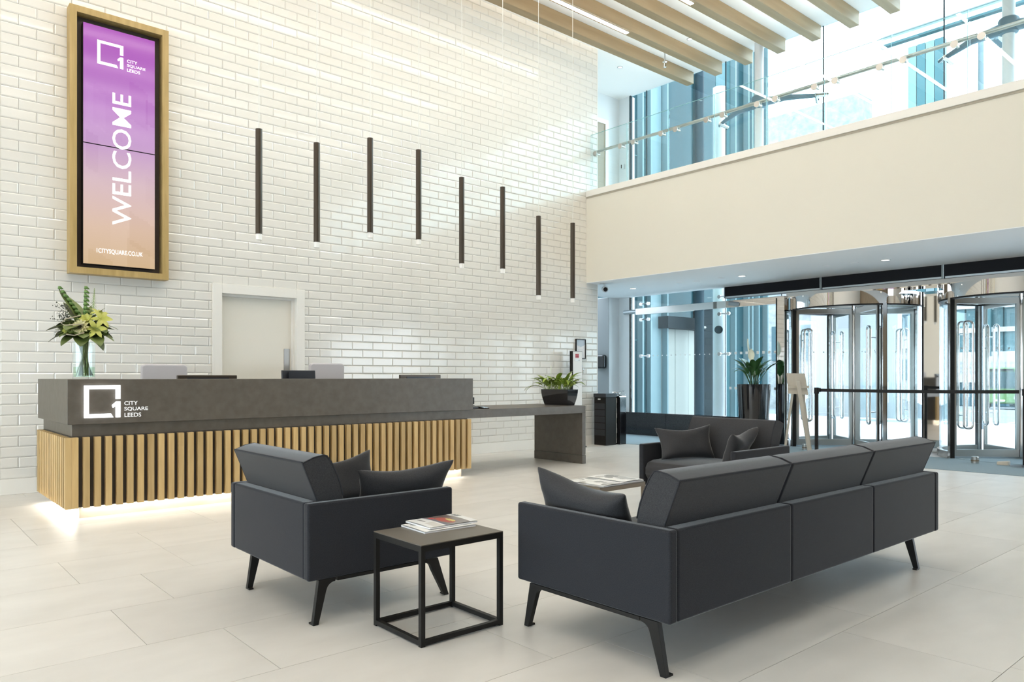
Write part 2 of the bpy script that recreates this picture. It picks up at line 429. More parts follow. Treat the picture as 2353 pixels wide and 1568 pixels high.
# door in the tiled wall
d1 = MB().box(3.03, 4.065, 8.735, 8.775, 0.005, 2.17).build('door_1', M_DOORW); d1['kind'] = 'structure'
fr = MB()
fr.box(2.988, 3.095, 8.635, 8.735, 0, 2.215).box(4.0, 4.107, 8.635, 8.735, 0, 2.215).box(3.095, 4.0, 8.635, 8.735, 2.105, 2.215)
fr.build('door_frame', M_TRIMW, d1, bevel=0.004)
MB().box(3.095, 3.105, 8.675, 8.735, 0, 2.105).box(3.972, 4.0, 8.695, 8.735, 0, 2.105).box(3.105, 3.972, 8.695, 8.735, 2.077, 2.105).build('door_stop_bead', M_TRIMW, d1, bevel=0.003)
box('push_plate', M_STEELB, 3.880, 3.952, 8.728, 8.736, 0.80, 1.485, d1)['label'] = 'brushed steel push plate'
box('wall_behind_door', M_WHITE, 2.9, 4.2, 8.951, 9.0, 0, 2.3, None, kind='structure')

# ---- other walls
box('wall_end', M_WALLWHITE, 9.44, XF, 9.95, 10.1, 2.76, ZC, None, kind='structure')       # upper floor, behind the balcony
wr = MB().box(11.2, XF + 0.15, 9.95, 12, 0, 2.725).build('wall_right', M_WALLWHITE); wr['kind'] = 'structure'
box('wall_shade_panel', mat('wall_in_shade', (0.30, 0.32, 0.325), 0.8), 11.188, 11.1995, 9.95, 12, 0.155, 2.715, wr)  # darker sheet over wall_right, the shade on this face painted as colour
box('wall_right_pilaster', M_WALLWHITE, XF, XF + 0.15, 9.673, 9.95, 0, ZC, None, kind='structure')
box('baseboard_end', M_TRIMW, 11.18, XF, 9.93, 9.95, 0, 0.155, None, bevel=0.003, kind='structure')
box('baseboard_right', M_TRIMW, 11.178, 11.2, 9.95, 12, 0, 0.155, None, kind='structure')
box('wall_corridor', M_WHITE, 9.44, 11.2, 12, 12.15, 0, 2.725, None, kind='structure')
box('wall_front', mat('timber_lining', (0.26, 0.20, 0.13), 0.5, noise=(6, (0.32, 0.25, 0.17), (0.2, 1, 1))), XL, XF, YF - 0.2, YF, 0, ZC, None, kind='structure')
# camera-side wall: tall glazing, spandrel and mullions
wl = MB().box(XL - 0.2, XL, YF, 8.9, 0, 0.25).box(XL - 0.2, XL, YF, 8.9, 2.2, ZC).build('wall_left', M_WHITE); wl['kind'] = 'structure'
for i in range(9): box('mullion', M_BLACK, XL - 0.12, XL - 0.04, YF + i * 1.7, YF + i * 1.7 + 0.07, 0.25, 2.2, wl)
box('pane', M_GLASSC, XL - 0.09, XL - 0.075, YF, 8.9, 0.25, 2.2, wl)

# ---- ceiling and beams
ce = MB().box(XL - 0.2, XF + 0.05, YF - 0.2, 12, ZC, ZC + 0.3).build('ceiling', M_CEIL); ce['kind'] = 'structure'
BY = [8.139 - 0.6025 * i for i in range(22)]
me_beam = MB().box(0, XF - 0.02 - XL, 0, 0.15, -0.215, 0).mesh('beam', M_BEAM)
for y in BY:
    o = place('beam', me_beam, ce, (XL, y, ZC))
    bv = o.modifiers.new('edge', 'BEVEL'); bv.width = 0.006; bv.segments = 1
M_UP = mat('added_uplight', (1, 1, 1), 0.5, emit=(1.0, 0.98, 0.96), estr=26.0)  # uplights added behind the beams, out of view, to brighten the ceiling
for i, y in enumerate(BY[:9]):
    MB().box(-3.5, 10.9, y + 0.151, y + 0.195, ZC - 0.130, ZC - 0.105).build('added_uplight_tray', M_ALU, ce)
    MB().add([(-3.5, y + 0.155, ZC - 0.1045), (10.9, y + 0.155, ZC - 0.1045), (10.9, y + 0.191, ZC - 0.1045), (-3.5, y + 0.191, ZC - 0.1045)], [(0, 1, 2, 3)]).build('added_uplight', M_UP, ce)
names = ['nearest the tiled wall', 'second from the tiled wall', 'third from the tiled wall', 'fourth from the tiled wall', 'fifth from the tiled wall', 'sixth from the tiled wall', 'seventh from the tiled wall', 'eighth from the tiled wall', 'ninth from the tiled wall', 'tenth from the tiled wall']
for i, b in enumerate(range(1, 16, 2)):
    y = BY[b] + 0.045
    t = thing('ceiling_light', 'warm linear light under a ceiling beam, ' + names[i], 'ceiling light', (3.0, y + 0.03, ZC - 0.225), 0, 'linear lights under the beams')
    box('housing', M_ALU, -3.5, 9.0, y - 0.006, y + 0.066, ZC - 0.2205, ZC - 0.2150, t)
    box('diffuser', M_LEDW, -3.49, 8.99, y, y + 0.06, ZC - 0.226, ZC - 0.2205, t)
# small ceiling fittings in the white bays between the beams
for x, y, lb in ((10.29, 8.88, 'beside the tiled wall end'), (10.30, 7.38, 'between the second and third beam'), (10.29, 8.55, 'at the edge of the first beam')):
    t = thing('downlight', 'small round downlight in the upper white ceiling ' + lb, 'downlight', (x, y, ZC), 0, 'upper ceiling downlights')
    MB().lathe([(0.035, ZC - 0.006), (0.05, ZC - 0.006), (0.05, ZC), (0.035, ZC)], (x, y), 16).build('bezel', M_ALU, t)
    MB().disc((x, y, ZC - 0.002), 0.035).build('lens', M_LAMP, t)
t = thing('sprinkler', 'small pendant sprinkler head hanging between the ceiling beams', 'sprinkler', (10.18, 7.80, ZC), 0)
MB().tube([(10.18, 7.80, ZC), (10.18, 7.80, ZC - 0.28)], 0.012, 8).build('pipe', M_ALU, t)
MB().lathe([(0.0, ZC - 0.38), (0.03, ZC - 0.37), (0.018, ZC - 0.30), (0.04, ZC - 0.28), (0.0, ZC - 0.27)], (10.18, 7.80), 10).build('head', M_CHROME, t)

# ---- balcony
bal = MB().box(9.17, XF - 0.02, YF, 9.95, 2.725, 4.16).build('balcony', M_PLASTER); bal['kind'] = 'structure'
box('balcony_soffit', M_WALLWHITE, 9.17, XF, YF, 9.95, 2.715, 2.7245, None, kind='structure')
box('trim_1', M_TRIMW, 9.145, 9.40, YF, WY - 0.012, 4.16, 4.262, None, bevel=0.006, kind='structure')
MB().box(9.162, 9.1695, YF, WY - 0.012, 4.135, 4.16).build('coping_shadow_strip', mat('coping_shadow', (0.45, 0.41, 0.33), 0.8)).__setitem__('kind', 'structure')  # darker strip that paints the shadow line under the coping
# downlights under the balcony
for i, (x, y) in enumerate(((10.34, 8.62), (10.33, 6.43), (10.37, 4.28), (10.34, 2.1), (10.34, -0.1))):
    t = thing('downlight', 'round lit downlight in the balcony soffit, ' + ['nearest the tiled wall', 'second from the tiled wall', 'third from the tiled wall', 'fourth from the tiled wall', 'fifth from the tiled wall'][i], 'downlight', (x, y, 2.715), 0, 'lit downlights under the balcony')
    MB().lathe([(0.05, 2.710), (0.066, 2.710), (0.066, 2.7149), (0.05, 2.7149)], (x, y), 20).build('bezel', M_WHITE, t)
    MB().disc((x, y, 2.7120), 0.05, 20).build('lens', M_LAMP, t)
    l = bpy.data.lights.new('downlight_beam', 'SPOT'); l.energy = 25; l.color = (1, 0.93, 0.8); l.spot_size = 1.9; l.spot_blend = 0.8; l.shadow_soft_size = 0.05
    lo = bpy.data.objects.new('downlight_beam', l); lo.location = (x, y, 2.70); C.objects.link(lo)
for i, (x, y) in enumerate(((10.31, 7.59), (10.33, 7.27), (10.31, 6.79), (10.30, 5.07), (10.29, 4.66))):
    o = MB().lathe([(0.0, 2.703), (0.05, 2.706), (0.055, 2.7149), (0.0, 2.7149)], (x, y), 16, closed=False).build('smoke_detector', M_WALLWHITE)
    tag(o, 'small flat white disc on the balcony soffit, ' + ['nearest the tiled wall', 'second from the tiled wall', 'third from the tiled wall', 'fourth from the tiled wall', 'fifth from the tiled wall'][i], 'detector', 'soffit discs')
t = thing('security_camera', 'small bullet security camera under the balcony by the wall end', 'camera', (9.45, 8.50, 2.715))
MB().tube([(9.45, 8.50, 2.7149), (9.45, 8.50, 2.66)], 0.02, 10).build('mount', M_ALU, t)
MB().tube([(9.50, 8.55, 2.635), (9.36, 8.40, 2.605)], 0.05, 16).build('body', M_ALU, t)
MB().tube([(9.362, 8.402, 2.6055), (9.350, 8.389, 2.603)], 0.036, 16).build('lens', M_BLACKG, t)

# glass balustrade on the balcony edge
gb = thing('glass_balustrade', 'frameless glass balustrade along the balcony edge with steel handrail', 'balustrade', (9.27, 4.0, 4.262))
PB = 0.8185
for i in range(12):
    y1 = WY - 0.005 - PB * i if i else 8.664 - 0.012; y0 = 8.664 - PB * (i + 1)
    box('pane', M_GLASSB, 9.262, 9.277, y0 + 0.006, y1 - 0.006, 4.262, 5.225, gb)
    MB().box(9.2625, 9.2765, y0 + 0.006, y0 + 0.0085, 4.262, 5.225).box(9.2625, 9.2765, y0 + 0.006, y1 - 0.006, 5.2225, 5.2255).build('pane_edge', M_EDGE, gb)
MB().tube([(9.37, 8.62, 4.955), (9.37, -1.4, 4.955)], 0.024, 12).build('handrail', M_STEELB, gb, smooth=40)
me_br = MB().tube([(-0.022, 0, 0), (-0.006, 0, 0)], 0.042, 16).tube([(-0.006, 0, 0), (0.10, 0, 0)], 0.016, 10).tube([(0.10, 0, 0), (0.10, 0, 0.07)], 0.008, 8).mesh('bracket', M_STEELB, 40)
for i in range(12):
    y1 = 8.664 - PB * i; y0 = y1 - PB
    for y in (y1 - 0.135, y0 + 0.135):
        if y < 8.6: place('bracket', me_br, gb, (9.262 - 9.27, y - 4.0, 4.885 - 4.262))

# ---- street facade glazing
def clamp_mesh():
    m = MB()
    for s in (-1, 1):
        m.tube([(-0.055, s * 0.09, 0), (-0.02, s * 0.09, 0)], 0.034, 14)
    m.tube([(-0.035, -0.09, 0), (-0.035, 0.09, 0)], 0.013, 8)
    return m.mesh('clamp', M_STEEL, 40)
me_clamp = clamp_mesh()
JY = [9.673, 9.268, 7.495, 5.716, 3.955, 2.185, 0.415, -1.355, -3.125, YF]
w1 = MB().box(XF - 0.01, XF + 0.05, 9.645, 9.673, 0.44, 2.725).build('window_1', M_BLACK); w1['kind'] = 'structure'
w1.name = 'window_1'
lows = [(9.268, 9.645), (7.495, 9.268), (6.42, 7.495)]
for y0, y1 in lows:
    box('pane', M_GLASS, XF, XF + 0.016, y0 + 0.004, y1 - 0.004, 0.45, 2.725, w1)
    MB().box(XF + 0.001, XF + 0.015, y0 - 0.004, y0 + 0.004, 0.45, 2.725).build('silicone_joint', M_NAVY, w1)
for (y0, y1), n_, s_ in (((7.55, 9.24), 16, 0.020), ((6.48, 7.44), 9, 0.045)):
    for zz in ((1.548,) if s_ < 0.03 else (1.555, 0.942)):
        m = MB()
        for i in range(n_):
            y = y1 - (i + 0.5) * (y1 - y0) / n_
            m.box(XF - 0.002, XF - 0.0005, y - s_ / 2, y + s_ / 2, zz - s_ / 2, zz + s_ / 2)
        m.build('marking_dots', M_PAPER, w1, kind='stuff')
for y in (9.268, 7.495):
    place('clamp', me_clamp, w1, (XF, y, 1.545))
    place('clamp', me_clamp, w1, (XF, y, 2.255)); place('clamp', me_clamp, w1, (XF, y, 2.56))
MB().tube([(XF - 0.06, 9.76, 2.42), (XF - 0.06, 9.38, 2.42)], 0.042, 14).build('tie_bar', M_ALU, w1, smooth=40)
box('transom', M_STEELM, XF - 0.13, XF - 0.03, 6.30, 9.42, 2.345, 2.47, w1, bevel=0.004)
# black granite upstand under the glass
pl = thing('granite_plinth', 'low black polished granite plinth under the tall glass panes', 'plinth', (XF, 8, 0))
for y0, y1 in ((8.72, 9.925), (7.42, 8.715), (6.63, 7.415)):
    box('slab', M_GRANITE, XF - 0.10, XF - 0.012, y0, y1, 0.0, 0.443, pl, bevel=0.004)
# dark bulkhead above the doors, with aluminium edge
bk = MB().box(XF - 0.08, XF + 0.06, YF, 7.46, 2.52, 2.725).build('trim_3', M_BAND); bk['kind'] = 'structure'
bounds = [7.46, 5.702, 3.933, 2.16, 0.39, -1.38, -3.15, YF]
for a, b in zip(bounds[:-1], bounds[1:]):
    box('edge_strip', M_ALU, XF - 0.092, XF - 0.08, b + 0.02, a - 0.03, 2.522, 2.548, bk)
    MB().box(XF - 0.094, XF - 0.08, b - 0.014, b - 0.004, 2.52, 2.72).box(XF - 0.094, XF - 0.08, b + 0.004, b + 0.014, 2.52, 2.72).build('joint_strip', M_ALU, bk)
box('edge_strip', M_ALU, XF - 0.092, XF - 0.08, 7.445, 7.46, 2.52, 2.725, bk)
box('trim_4', M_STEELM, XF - 0.06, XF + 0.3, YF, 6.30, 2.44, 2.519, None, kind='structure')
# upper floor glazing
w2 = MB().box(XF - 0.01, XF + 0.05, 9.645, 9.673, 2.8, ZC).build('window_2', M_NAVY); w2['kind'] = 'structure'
for a, b in zip(JY[:-1], JY[1:]):
    box('pane', M_GLASS, XF + 0.02, XF + 0.036, b + 0.006, a - 0.006, 2.76, ZC, w2)
    MB().box(XF + 0.019, XF + 0.037, b - 0.008, b + 0.008, 2.76, ZC).build('silicone_joint', M_NAVY, w2)
    m = MB(); n_ = max(1, int((a - b) / 0.178))
    for i in range(n_):
        y = a - (i + 0.5) * (a - b) / n_; m.box(XF + 0.016, XF + 0.0185, y - 0.011, y + 0.011, 4.62, 4.642)
    m.build('marking_dots', M_ALU, w2, kind='stuff')
place('clamp', me_clamp, w2, (XF + 0.02, 9.268, 5.0))
# columns with spider arms carrying the glass
for i, yc in enumerate((6.71, 3.105, -0.5)):
    t = thing('column', 'slim white column behind the balustrade with forked steel arms, ' + ['nearer the tiled wall', 'second from the tiled wall', 'out towards the right'][i], 'column', (11.3, yc, 4.16), 0, 'columns carrying the upper glass')
    MB().tube([(11.3, yc, 4.16), (11.3, yc, ZC)], 0.074, 24).build('shaft', M_COL, t, smooth=40)
    MB().lathe([(0.076, 5.62), (0.11, 5.64), (0.125, 5.80), (0.11, 5.83), (0.076, 5.83)], (11.3, yc), 24).build('collar', M_ARM, t, smooth=40)
    for s in (1, -1):
        yt = yc + s * (0.80 if s > 0 else 0.97)
        MB().tube([(11.3, yc + s * 0.09, 5.72), (11.34, yc + s * 0.45, 5.70), (11.40, yt, 5.60)], [0.075, 0.05, 0.03], 10).build('arm', M_ARM, t, smooth=40)
        MB().tube([(11.36, yt - s * 0.02, 5.60), (11.518, yt + 0.10 * s, 5.62)], 0.032, 10).tube([(11.36, yt, 5.60), (11.518, yt - 0.06 * s, 5.54)], 0.032, 10).build('fork', M_STEEL, t, smooth=40)

# upper door and call point behind the balustrade
d2 = box('door_2', M_DOORB, 10.05, 11.02, 9.90, 9.949, 4.165, 6.12, None, kind='structure')
MB().box(9.96, 10.05, 9.88, 9.9495, 4.165, 6.21).box(11.02, 11.11, 9.88, 9.9495, 4.165, 6.21).box(10.05, 11.02, 9.88, 9.9495, 6.12, 6.21).build('door_frame', M_TRIMW, d2)
t = thing('call_point', 'small white wall unit by the upper glass, beside the brown upper door', 'wall unit', (11.49, 9.83, 5.36))
box('body', M_WALLWHITE, 11.455, 11.499, 9.79, 9.87, 5.30, 5.41, t, bevel=0.01); box('face', M_BLACK, 11.45, 11.455, 9.84, 9.86, 5.32, 5.39, t)

# ================================================================== REVOLVING DOORS
def revolving_door(loc, label):
    t = thing('revolving_door', label, 'revolving door', (0, 0, 0), 0, 'revolving doors')
    R = 1.0; ra = math.radians
    posts = [140, 228, 320, 48]
    MB().lathe([(R - 0.03, 2.245), (R + 0.035, 2.245), (R + 0.035, 2.44), (R - 0.03, 2.44)], (0, 0), 64).build('canopy_ring', M_STEELM, t, smooth=40)
    MB().lathe([(R - 0.06, 2.225), (R + 0.02, 2.225), (R + 0.02, 2.245), (R - 0.06, 2.245)], (0, 0), 64).build('head_seal', M_BLACK, t)
    MB().lathe([(0.0, 2.262), (R - 0.03, 2.262), (R - 0.03, 2.28), (0.0, 2.28)], (0, 0), 48).build('ceiling_disc', M_STEEL, t)
    MB().lathe([(0.0, 0.006), (R - 0.03, 0.006), (R - 0.03, 0.010), (0, 0.010)], (0, 0), 48).build('floor_disc', M_CARPET, t)
    for a in posts:
        c_, s_ = math.cos(ra(a)), math.sin(ra(a))
        m = MB().box(-0.03, 0.035, -0.028, 0.028, 0, 2.245)
        m.v = [(R * c_ + x * c_ - y * s_, R * s_ + x * s_ + y * c_, z) for x, y, z in m.v]; m.build('post', M_STEEL, t)
        m = MB().box(-0.025, 0.03, 0.028, 0.036, 0, 2.245)
        m.v = [(R * c_ + x * c_ - y * s_, R * s_ + x * s_ + y * c_, z) for x, y, z in m.v]; m.build('seal', M_BLACK, t)
    for a0, a1 in ((50, 138), (230, 318)):
        MB().lathe([(R - 0.006, 0.10), (R + 0.006, 0.10), (R + 0.006, 2.245), (R - 0.006, 2.245)], (0, 0), 20, ra(a0), ra(a1)).build('curved_glass', M_GLASSC, t, smooth=40)
        MB().lathe([(R - 0.025, 0.0), (R + 0.035, 0.0), (R + 0.035, 0.10), (R - 0.025, 0.10)], (0, 0), 20, ra(a0), ra(a1)).build('kick_rail', M_STEELB, t, smooth=40)
    MB().tube([(0, 0, 0.01), (0, 0, 2.262)], 0.045, 18).build('shaft', M_STEEL, t, smooth=40)
    for a in (135, 225, 315, 45):
        c_, s_ = math.cos(ra(a)), math.sin(ra(a))
        def rot(m): m.v = [(x * c_ - y * s_, x * s_ + y * c_, z) for x, y, z in m.v]; return m
        f = MB().box(0.05, 0.93, -0.02, 0.02, 0.02, 0.12).box(0.05, 0.93, -0.02, 0.02, 2.17, 2.255).box(0.045, 0.085, -0.02, 0.02, 0.12, 2.17).box(0.89, 0.93, -0.02, 0.02, 0.12, 2.17)
        wf = rot(f).build('wing', M_STEELB, t)
        rot(MB().box(0.93, 0.955, -0.004, 0.004, 0.02, 2.25)).build('brush_seal', M_BLACK, wf)
        rot(MB().box(0.085, 0.89, -0.005, 0.005, 0.12, 2.17)).build('pane', M_GLASSC, wf)
        for s in (1, -1):
            p = tube_path([(0.62, s * 0.012, 0.42), (0.62, s * 0.075, 0.42), (0.62, s * 0.075, 0.42)], 0.01)
            m = MB().tube(tube_path([(0.70, s * 0.075, 1.2), (0.70, s * 0.075, 1.92), (0.82, s * 0.075, 1.92), (0.82, s * 0.075, 0.42), (0.70, s * 0.075, 0.42), (0.70, s * 0.075, 1.2)], 0.06, 6), 0.016, 10)
            for zz in (0.6, 1.74): m.tube([(0.82, 0, zz), (0.82, s * 0.075, zz)], 0.01, 8)
            rot(m).build('handle', M_STEEL, wf, smooth=40)
        m = MB()
        for i in range(5): m.box(0.16 + i * 0.16, 0.18 + i * 0.16, -0.0065, -0.005, 1.535, 1.555)
        rot(m).build('marking_dots', M_PAPER, wf, kind='stuff')
    t.location = loc
    return t
rd = revolving_door((12.23, 5.54, 0), 'polished steel revolving door behind the belt barrier post, nearer the tiled wall')
dup(rd, (12.23, 3.20, 0), None, 'polished steel revolving door at the right frame edge, farther from the tiled wall')
dup(rd, (12.23, 0.86, 0), None, 'polished steel revolving door third along, beyond the right frame edge')
# mirrored steel panels between the drums
for y0, y1, lb in ((6.29, 6.42, 'narrow mirrored steel panel between tall glass pane and first revolving door'), (4.245, 4.495, 'mirrored steel panel between the two revolving doors'), (1.905, 2.155, 'mirrored steel panel beyond the second revolving door')):
    t = thing('steel_panel', lb, 'panel', (11.35, (y0 + y1) / 2, 0))
    if y0 > 6: box('face', M_STEELM, 11.36, 11.50, y0, y1, 0.0, 2.44, t); box('edge', M_BLACK, 11.355, 11.36, y1, y1 + 0.02, 0.0, 2.44, t)
    else: box('face', M_STEELM, 12.20, 12.26, y0, y1, 0.0, 2.44, t); box('edge', M_BLACK, 12.19, 12.20, y1 - 0.02, y1, 0, 2.44, t)
for x, y, lb in ((11.07, 5.78, 'short steel floor stop in front of the first revolving door'), (11.05, 3.42, 'short steel floor stop in front of the second revolving door')):
    t = thing('floor_stop', lb, 'floor stop', (x, y, 0.006))
    MB().lathe([(0, 0.006), (0.045, 0.006), (0.045, 0.085), (0.038, 0.092), (0, 0.092)], (x, y), 20, closed=False).build('body', M_STEELB, t, smooth=40)
    MB().lathe([(0.046, 0.03), (0.048, 0.03), (0.048, 0.05), (0.046, 0.05)], (x, y), 20).build('band', M_TAUPE, t)
t = thing('door_wedge', 'pale timber block on the carpet at the second revolving door', 'door wedge', (11.09, 3.10, 0.006))
MB().prism([(3.17, 0.006), (3.04, 0.006), (3.04, 0.06), (3.17, 0.045)], 11.05, 11.13, 'x').build('block', M_EASEL, t, bevel=0.003)

# ================================================================== RECEPTION DESK
desk = thing('reception_desk', 'long dark stone reception desk with oak slat front and lower side worktop', 'reception desk', (3.2, 7.3, 0))
# worktop slab and end leg
MB().prism([(1.243, 6.775), (7.164, 6.775), (7.164, 7.70), (1.75, 7.70), (1.75, 8.02), (1.243, 8.02)], 0.667, 0.764, 'z').build('worktop', M_STONE, desk, bevel=0.003)
box('end_leg', M_STONE, 7.10, 7.164, 6.775, 7.70, 0.115, 0.667, desk, bevel=0.002)
box('end_leg_foot', M_STONE, 7.098, 7.166, 6.773, 7.702, 0.0, 0.112, desk, bevel=0.002)
# raised counter (L shaped upstand)
MB().prism([(1.207, 6.741), (5.26, 6.741), (5.26, 7.05), (1.72, 7.05), (1.72, 8.07), (1.207, 8.07)], 0.765, 1.125, 'z').build('counter', M_STONE, desk, bevel=0.003)
# backing behind slats, plinth
MB().box(1.232, 5.20, 6.771, 7.0, 0.10, 0.667).box(1.237, 1.45, 7.0, 7.99, 0.10, 0.667).build('backing_panel', M_STONED, desk)
MB().box(1.308, 5.168, 6.842, 7.0, 0.0, 0.10).box(1.308, 1.45, 7.0, 7.9, 0.0, 0.10).build('plinth', M_PLINTH, desk)
me_slat = MB().box(0, 0.047, 0, 0.047, 0, 0.563).mesh('slat', M_OAK)
def slat(x, y):
    o = place('slat', me_slat, desk, (x - 3.2, y - 7.3, 0.099)); b = o.modifiers.new('edge', 'BEVEL'); b.width = 0.0015; b.segments = 1
for i in range(50): slat(1.234 + 0.08043 * i, 6.724)
for i in range(16): slat(1.187, 6.724 + 0.0815 * i)
# LED strips under the slats
def led_strip(x0, x1, y0, y1):
    return box('led_strip', mat('led_under_desk', (1, 1, 1), 0.5, emit=(1, 0.93, 0.80), estr=1.2) if 'led_under_desk' not in MATS else MATS['led_under_desk'], x0, x1, y0, y1, 0.090, 0.098, desk)
led_strip(1.32, 5.16, 6.80, 6.825); led_strip(1.265, 1.29, 6.86, 7.88)
area_light('desk_front_glow', (3.24, 6.812, 0.088), 3.84, 0.03, 5, (1, 0.93, 0.80))
area_light('desk_side_glow', (1.277, 7.37, 0.088), 0.03, 1.0, 5, (1, 0.95, 0.86))
# emblem and name on the counter front
lg = logo_mb(MB(), 1.320, 0.815, 0.261, 6.712, 6.733).build('emblem', M_LOGO, desk); lg['label'] = 'glowing white square and 1 emblem'
for txt, fit in (('CITY', (1.615, 1.718, 0.911, 0.944)), ('SQUARE', (1.615, 1.797, 0.861, 0.896)), ('LEEDS', (1.617, 1.744, 0.813, 0.847))):
    vs, fs = text_mb(txt, fit, 0.012); MB().add([(a, 6.7385, b) for a, b in vs], fs).build('lettering', M_LETTER, desk)['label'] = 'white letters ' + txt

# ================================================================== SIGN ON THE WALL
sg = thing('welcome_sign', 'tall oak-framed purple welcome screen on the tiled wall', 'sign', (2.01, WY, 3.5))
X0, X1, Z0, Z1, FW, YA = 1.543, 2.478, 2.188, 4.878, 0.064, 8.51
f = MB(); 
f.prism([(X0, Z0), (X0 + FW, Z0 + FW), (X0 + FW, Z1 - FW), (X0, Z1)], YA, WY - 0.010, 'y').prism([(X1, Z0), (X1, Z1), (X1 - FW, Z1 - FW), (X1 - FW, Z0 + FW)], YA, WY - 0.010, 'y')
f.prism([(X0, Z0), (X1, Z0), (X1 - FW, Z0 + FW), (X0 + FW, Z0 + FW)], YA, WY - 0.010, 'y').prism([(X0, Z1), (X0 + FW, Z1 - FW), (X1 - FW, Z1 - FW), (X1, Z1)], YA, WY - 0.010, 'y')
f.build('frame', M_OAKF, sg)
box('back_panel', M_FRAMEIN, X0 + FW, X1 - FW, 8.625, WY - 0.010, Z0 + FW, Z1 - FW, sg)
SX0, SX1, SZ0, SZ1, SY = 1.663, 2.345, 2.292, 4.737, 8.53
SEAM = 3.52
rs = random.Random(3)
tris = []
for i in range(16):                                  # faint slanted facets printed in the picture
    tris.append((SX0 + rs.random() * 0.62, 2.3 + rs.random() * 1.9, 0.10 + rs.random() * 0.16, 0.5 + rs.random() * 0.5, rs.uniform(-0.05, 0.02)))
def screen_col(x, z):
    t = (z - SZ0) / (SZ1 - SZ0)
    stops = [(0, (0.66, 0.47, 0.28)), (0.16, (0.72, 0.52, 0.40)), (0.36, (0.69, 0.50, 0.55)), (0.52, (0.56, 0.33, 0.60)), (0.68, (0.50, 0.21, 0.58)), (0.84, (0.44, 0.12, 0.52)), (1, (0.40, 0.055, 0.48))]
    for (a, ca), (b, cb) in zip(stops[:-1], stops[1:]):
        if t <= b:
            k_ = (t - a) / (b - a); c = [ca[i] * (1 - k_) + cb[i] * k_ for i in range(3)]; break
    d = 0
    for tx, tz, tw, th_, dv in tris:
        if 0 < x - tx < tw and abs(z - tz - (x - tx) * -0.55) < th_ * 0.22: d += dv
    return [min(1, max(0, v + d)) for v in c]
def print_grid(name, w_, h_, nx, ny, fn, to3d, m_, parent, world=True):
    vs = [to3d(w_ * i / nx, h_ * j / ny) for j in range(ny + 1) for i in range(nx + 1)]
    fs = [(j * (nx + 1) + i, j * (nx + 1) + i + 1, (j + 1) * (nx + 1) + i + 1, (j + 1) * (nx + 1) + i) for j in range(ny) for i in range(nx)]
    o = MB().add(vs, fs).build(name, m_, parent, world=world)
    ca = o.data.color_attributes.new('print', 'FLOAT_COLOR', 'CORNER')
    for p in o.data.polygons:
        i, j = p.index % nx, p.index // nx
        c = fn((i + 0.5) / nx, (j + 0.5) / ny)
        for li in p.loop_indices: ca.data[li].color = (*c, 1)
    return o
for z0, z1 in ((SZ0, SEAM - 0.002), (SEAM + 0.002, SZ1)):
    sb = box('display', M_BLACK, SX0, SX1, SY + 0.002, 8.605, z0, z1, sg)
    print_grid('screen', SX1 - SX0 - 0.006, z1 - z0 - 0.006, 30, 56, lambda a, b: screen_col(SX0 + a * (SX1 - SX0), z0 + b * (z1 - z0)), lambda a, b: (SX0 + 0.003 + a, SY, z0 + 0.003 + b), M_SCREEN, sg)
M_SCRW = mat('screen_white', (0.95, 0.95, 0.95), 0.2, emit=(1, 1, 1), estr=0.75)
logo_mb(MB(), 1.792, 4.350, 0.243, SY - 0.0015, SY - 0.0008).build('emblem', M_SCRW, sg)['label'] = 'white square and 1 emblem'
def screen_text(txt, fit, bold):
    vs, fs = text_mb(txt, fit, bold); MB().add([(a, SY - 0.0012, b) for a, b in vs], fs).build('lettering', M_SCRW, sg)['label'] = 'white letters ' + txt
screen_text('CITY', (2.071, 2.169, 4.434, 4.466), 0.006); screen_text('SQUARE', (2.071, 2.249, 4.386, 4.419), 0.006); screen_text('LEEDS', (2.071, 2.197, 4.340, 4.372), 0.006)
screen_text('1CITYSQUARE.CO.UK', (1.787, 2.223, 2.407, 2.461), 0.006)
vs, fs = text_mb('WELCOME', (2.72, 4.09, -2.112, -1.931), 0.004)
MB().add([(-b, SY - 0.0012, a) for a, b in vs], fs).build('lettering', M_SCRW, sg)['label'] = 'white letters WELCOME running upwards'

# ================================================================== PENDANT LAMPS
pend = [(2.531, 3.253, 2.361), (3.062, 3.243, 2.353), (3.606, 3.400, 2.507), (4.154, 3.398, 2.507), (4.689, 3.219, 2.323), (5.247, 3.212, 2.321), (5.781, 2.970, 2.070), (6.334, 2.965, 2.073)]
K = 6.8 / 6.2
ordn = ['leftmost, nearest the welcome sign', 'second from the welcome sign', 'third from the welcome sign', 'fourth from the welcome sign', 'fifth from the welcome sign', 'sixth from the welcome sign', 'seventh from the welcome sign', 'last and farthest from the welcome sign']
for i, (x, a, b) in enumerate(pend):
    x *= K; a = CAM_H + (a - CAM_H) * K; b = CAM_H + (b - CAM_H) * K
    t = thing('pendant_lamp', 'slim dark bronze tube pendant lamp over the desk, ' + ordn[i], 'pendant lamp', (x, 6.8, ZC), 0, 'tube pendants over the desk')
    MB().lathe([(0.0, b), (0.031, b), (0.031, a), (0.0, a)], (x, 6.8), 20, closed=False).build('tube', M_BRONZE, t, smooth=40)
    MB().lathe([(0.0, b - 0.055), (0.027, b - 0.055), (0.028, b - 0.001), (0.0, b - 0.001)], (x, 6.8), 20, closed=False).build('diffuser', M_ACRYL, t, smooth=40)
    MB().tube([(x, 6.8, a), (x, 6.8, ZC - 0.02)], 0.0035, 6).build('cord', M_WIRE, t)
    MB().lathe([(0, ZC - 0.03), (0.04, ZC - 0.03), (0.04, ZC), (0, ZC)], (x, 6.8), 16, closed=False).build('ceiling_rose', M_WHITE, t)

